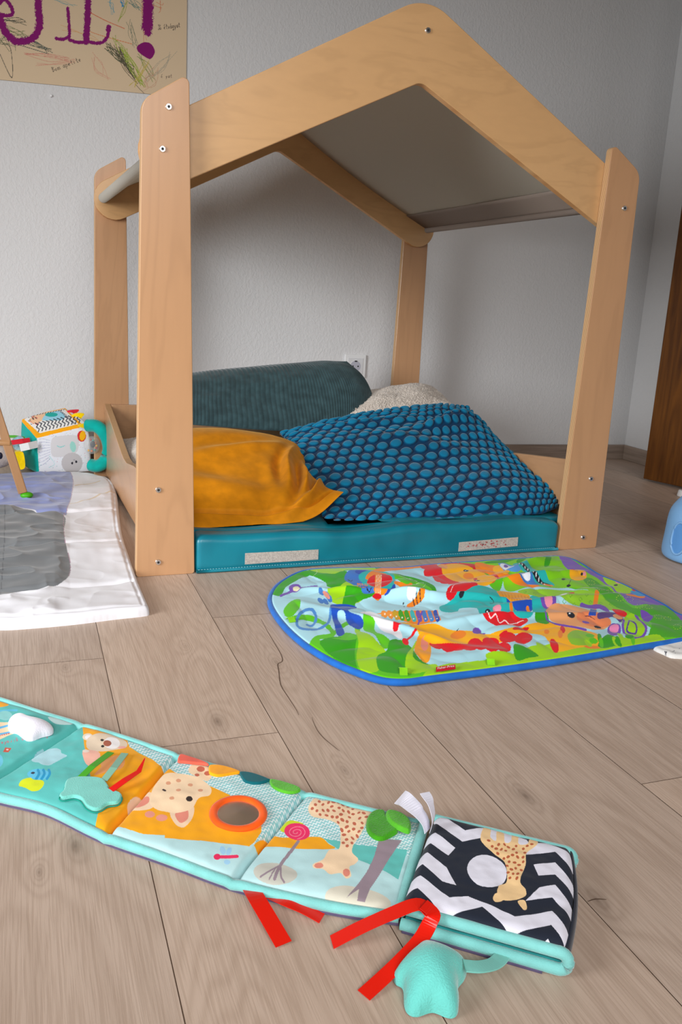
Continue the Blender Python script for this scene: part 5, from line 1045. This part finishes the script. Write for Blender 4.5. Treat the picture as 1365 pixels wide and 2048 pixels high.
Pp = P+ex*bow[..., None]; col = wa_.eval(prj(Pp.reshape(-1, 3))); rr_ = np.clip((1-uu)/.06, 0, 1)
z = ZP+.003*np.sin(np.pi*uu)**.4*np.sin(np.pi*vv)**.4+.001*fbm(uu*5, vv*5, 81)-.014*(1-np.sqrt(np.clip(1-(1-rr_)**2, 0, 1)))-.005*np.abs(2*vv-1)**20-.006*(1-np.clip(uu/.05, 0, 1))**2
Pp[..., 2] = z; mesh('folded_page', Pp.reshape(-1, 3), gridF(nu, nv), bpy.data.materials['book_cotton'], book, True, col)
# inner layers of the folded pad: lower slab and the rounded fold at the right
lo_ = [np.array([p[0], p[1], 0]) for p in pc_]
M_navy = fabric('navy_cotton', tuple(lin(NAVY)), .85)
def quad_edge(a, b, z, n=24): return np.array([a*(1-t)+b*t+np.array([0, 0, z]) for t in np.linspace(0, 1, n)])
for A_, B_ in ((lo_[3], lo_[2]), (lo_[0], lo_[1])):
    t_d = (B_-A_)/np.linalg.norm(B_-A_); E0 = B_-t_d*.006
    arc_ = [E0+t_d*.0085*math.cos(a)+np.array([0, 0, .0145+.0085*math.sin(a)]) for a in np.linspace(-math.pi/2, math.pi/2, 12)]
    pth = list(quad_edge(A_, E0, .006, 20))[:-1]+arc_+list(quad_edge(A_, E0, .023, 20))[::-1][1:]
    tube('pad_binding', pth, .0054, M_bind, book, n=12)
tube('pad_backing', quad_edge(lo_[3], lo_[2]-ex*.02, .0012)+np.array([0, -.0035, 0]), .0022, M_under, book, n=8)
V = []; n_ = 24
for a in np.linspace(math.pi/2, -math.pi/2, 14):
    for t in np.linspace(0, 1, n_):
        b = lo_[1]*(1-t)+lo_[2]*t+ex*(.006*math.sin(math.pi*t)-.002); V.append(b+ex*.0045*math.cos(a)+np.array([0, 0, .015+.0115*math.sin(a)]))
F = [(j*n_+i, j*n_+i+1, (j+1)*n_+i+1, (j+1)*n_+i) for j in range(13) for i in range(n_-1)]; mesh('pad_fold', V, F, M_navy, book)
cm_ = np.mean(pc_, 0)*np.array([1, 1, 0]); lc = [cm_+(np.array([p[0], p[1], 0])-cm_)*.955 for p in pc_]; bm = bmesh.new()
for z0, z1 in ((.003, .012), (.016, .026)):
    v_ = [bm.verts.new(Vector(p+np.array([0, 0, z]))) for z in (z0, z1) for p in lc]
    for f in ((0, 1, 2, 3), (7, 6, 5, 4), (0, 4, 5, 1), (1, 5, 6, 2), (2, 6, 7, 3), (3, 7, 4, 0)): bm.faces.new([v_[i] for i in f])
bmobj('pad_filling', bm, fabric('dark_teal_shadowed_cloth', tuple(lin((40, 140, 140)))), book)
# ribbons, white labels, plush star on its strap
def rb(pts, w=.010, m='red'): P_r = smooth([tuple(fl(p, z)) for p, z in pts], 6, False); return P_r
M_redr = mat('red_satin', tuple(lin((222, 26, 8))), .35, spec=.5); M_orr = M_redr
def rpath(pts): return smooth([tuple(fl((a, b), z)) for a, b, z in pts], 6, False)
ribbon('red_ribbon', rpath([(496, 1765, .006), (515, 1798, .012), (540, 1840, .008), (568, 1888, .002)]), .016, M_redr, book)
ribbon('red_ribbon', rpath([(538, 1786, .006), (575, 1802, .010), (612, 1818, .007), (645, 1836, .003)]), .014, M_redr, book)
ribbon('red_ribbon', rpath([(664, 1884, .002), (720, 1855, .014), (780, 1828, .026), (835, 1808, .034), (860, 1822, .030)]), .016, M_redr, book)
ribbon('red_ribbon', rpath([(848, 1808, .036), (866, 1826, .032), (858, 1850, .024), (840, 1880, .018), (808, 1915, .012), (770, 1952, .006), (728, 1990, .002)]), [.006]*3+[.012]*22+[.011]*9+[.006]*3 if False else .014, M_redr, book)
M_sat = mat('white_care_satin', tuple(lin((222, 220, 232))), .5, sheen=.2)
def lab(pts, w): P_l = smooth([tuple(fl((a, b), z)) for a, b, z in pts], 6, False); return ribbon('care_label', P_l, w, M_sat, book, .0004, tuple(np.array([.6, .75, .15])))
lab([(856, 1662, .032), (850, 1640, .042), (834, 1620, .050), (812, 1600, .050), (800, 1594, .044)], .018)
lab([(862, 1660, .032), (868, 1636, .046), (862, 1606, .060), (850, 1585, .066)], .013)
M_star = fabric('aqua_plush', tuple(lin((108, 204, 194))), .95, .6, 600, .5, .0015, .06)
st = smooth(B7([(540, 775), (575, 820), (610, 855), (680, 866), (735, 890), (748, 925), (735, 965), (703, 1010), (708, 1080), (703, 1130), (680, 1152), (645, 1150), (575, 1125), (500, 1146), (455, 1135), (432, 1095), (425, 1010), (390, 985), (378, 950), (420, 905), (480, 850), (505, 800)]), 5)
sto = [fl(p, .012) for p in st]
c_ = np.mean(sto, 0)
s1 = sheet('plush_star', sto, .002, .030, .034, .0011, M_star, book, None, lambda x, y, d: 0*x, None, True)
V = np.array([v.co[:] for v in s1.data.vertices])
strap = smooth([tuple(fl((a, b), z)) for a, b, z in ((930, 1930, .018), (960, 1932, .016), (988, 1926, .012), (1004, 1912, .008), (1008, 1898, .006))], 6, False)
ribbon('star_strap', strap, .013, fabric('aqua_strap', tuple(lin((132, 210, 198)))), book, .0015)

# ------------------------------------------------------------------ light blue jug at the right edge
jc = fl((1400, 1120), 0); jc[2] = 0
jug = empty('watering_jug', tuple(jc), 'light blue plastic jug standing on the floor at the right edge', 'jug')
M_jug = mat('light_blue_plastic', tuple(lin((120, 168, 214))), .4, spec=.5)
edgeL = fl((1331, 1112), .02); RJ = abs(np.linalg.norm((edgeL-jc)[:2]))*.76
prof = [(0, .0), (.86, 0), (.97, .006), (1.0, .02), (.985, .045), (.965, .07), (.955, .10), (.93, .125), (.84, .145), (.68, .165), (.52, .185), (.45, .21), (.43, .25), (.46, .255), (.46, .262), (.36, .262), (.34, .24)]
n_ = 64; V, F = [], []
cdir = math.atan2(CAM[1]-jc[1], CAM[0]-jc[0])
for k, (r, z) in enumerate(prof):
    for i in range(n_):
        a = 2*math.pi*i/n_; V.append((jc[0]+RJ*r*math.cos(a), jc[1]+RJ*r*math.sin(a), z*.9))
for k in range(len(prof)-1):
    for i in range(n_): F.append((k*n_+i, k*n_+(i+1) % n_, (k+1)*n_+(i+1) % n_, (k+1)*n_+i))
jb = mesh('jug_body', V, F, M_jug, jug); jb.modifiers.new('sub', 'SUBSURF').levels = 1; jb.modifiers['sub'].render_levels = 2
M_jd = mat('blue_grip_recess', tuple(lin((84, 140, 200))), .45)
def onjug(a, z): r = np.interp(z, [p[1] for p in prof[1:13]], [p[0] for p in prof[1:13]])*RJ; return np.array([jc[0]+(r+.0008)*math.cos(a), jc[1]+(r+.0008)*math.sin(a), z*.9])
a0 = cdir-math.radians(36)
ringp = [onjug(a0+.24*math.cos(t), .068+.042*math.sin(t)) for t in np.linspace(0, 2*np.pi, 41)[:-1]]; tube('grip_ridge', ringp, .0028, M_jug, jug, True, 8)
V = [onjug(a0, .068)]+[onjug(a0+.22*math.cos(t)*s, .068+.039*math.sin(t)*s) for s in (.5, 1) for t in np.linspace(0, 2*np.pi, 41)[:-1]]
F = [(0, 1+i, 1+(i+1) % 40) for i in range(40)]+[(1+i, 41+i, 41+(i+1) % 40, 1+(i+1) % 40) for i in range(40)]; mesh('grip_recess', V, F, M_jd, jug)
tube('handle', smooth([(jc[0]+.02, jc[1], .245), (jc[0]+.07, jc[1]+.01, .24), (jc[0]+RJ*1.25, jc[1]+.02, .19), (jc[0]+RJ*1.3, jc[1]+.02, .12), (jc[0]+RJ*.93, jc[1]+.015, .08)], 5, False), .010, M_jug, jug, n=14)
# white rubber stop by the door
dp = fl((1359, 990), 0); bm = bmesh.new(); bmesh.ops.create_cone(bm, cap_ends=True, segments=24, radius1=.017, radius2=.013, depth=.022); bmesh.ops.translate(bm, verts=bm.verts, vec=(dp[0]-.006, dp[1]-.02, .011)); ds = bmobj('door_stop', bm, M_plast, None, False); bevel(ds, .003); tag(ds, 'small white stopper on the floor below the brown door', 'door stop')
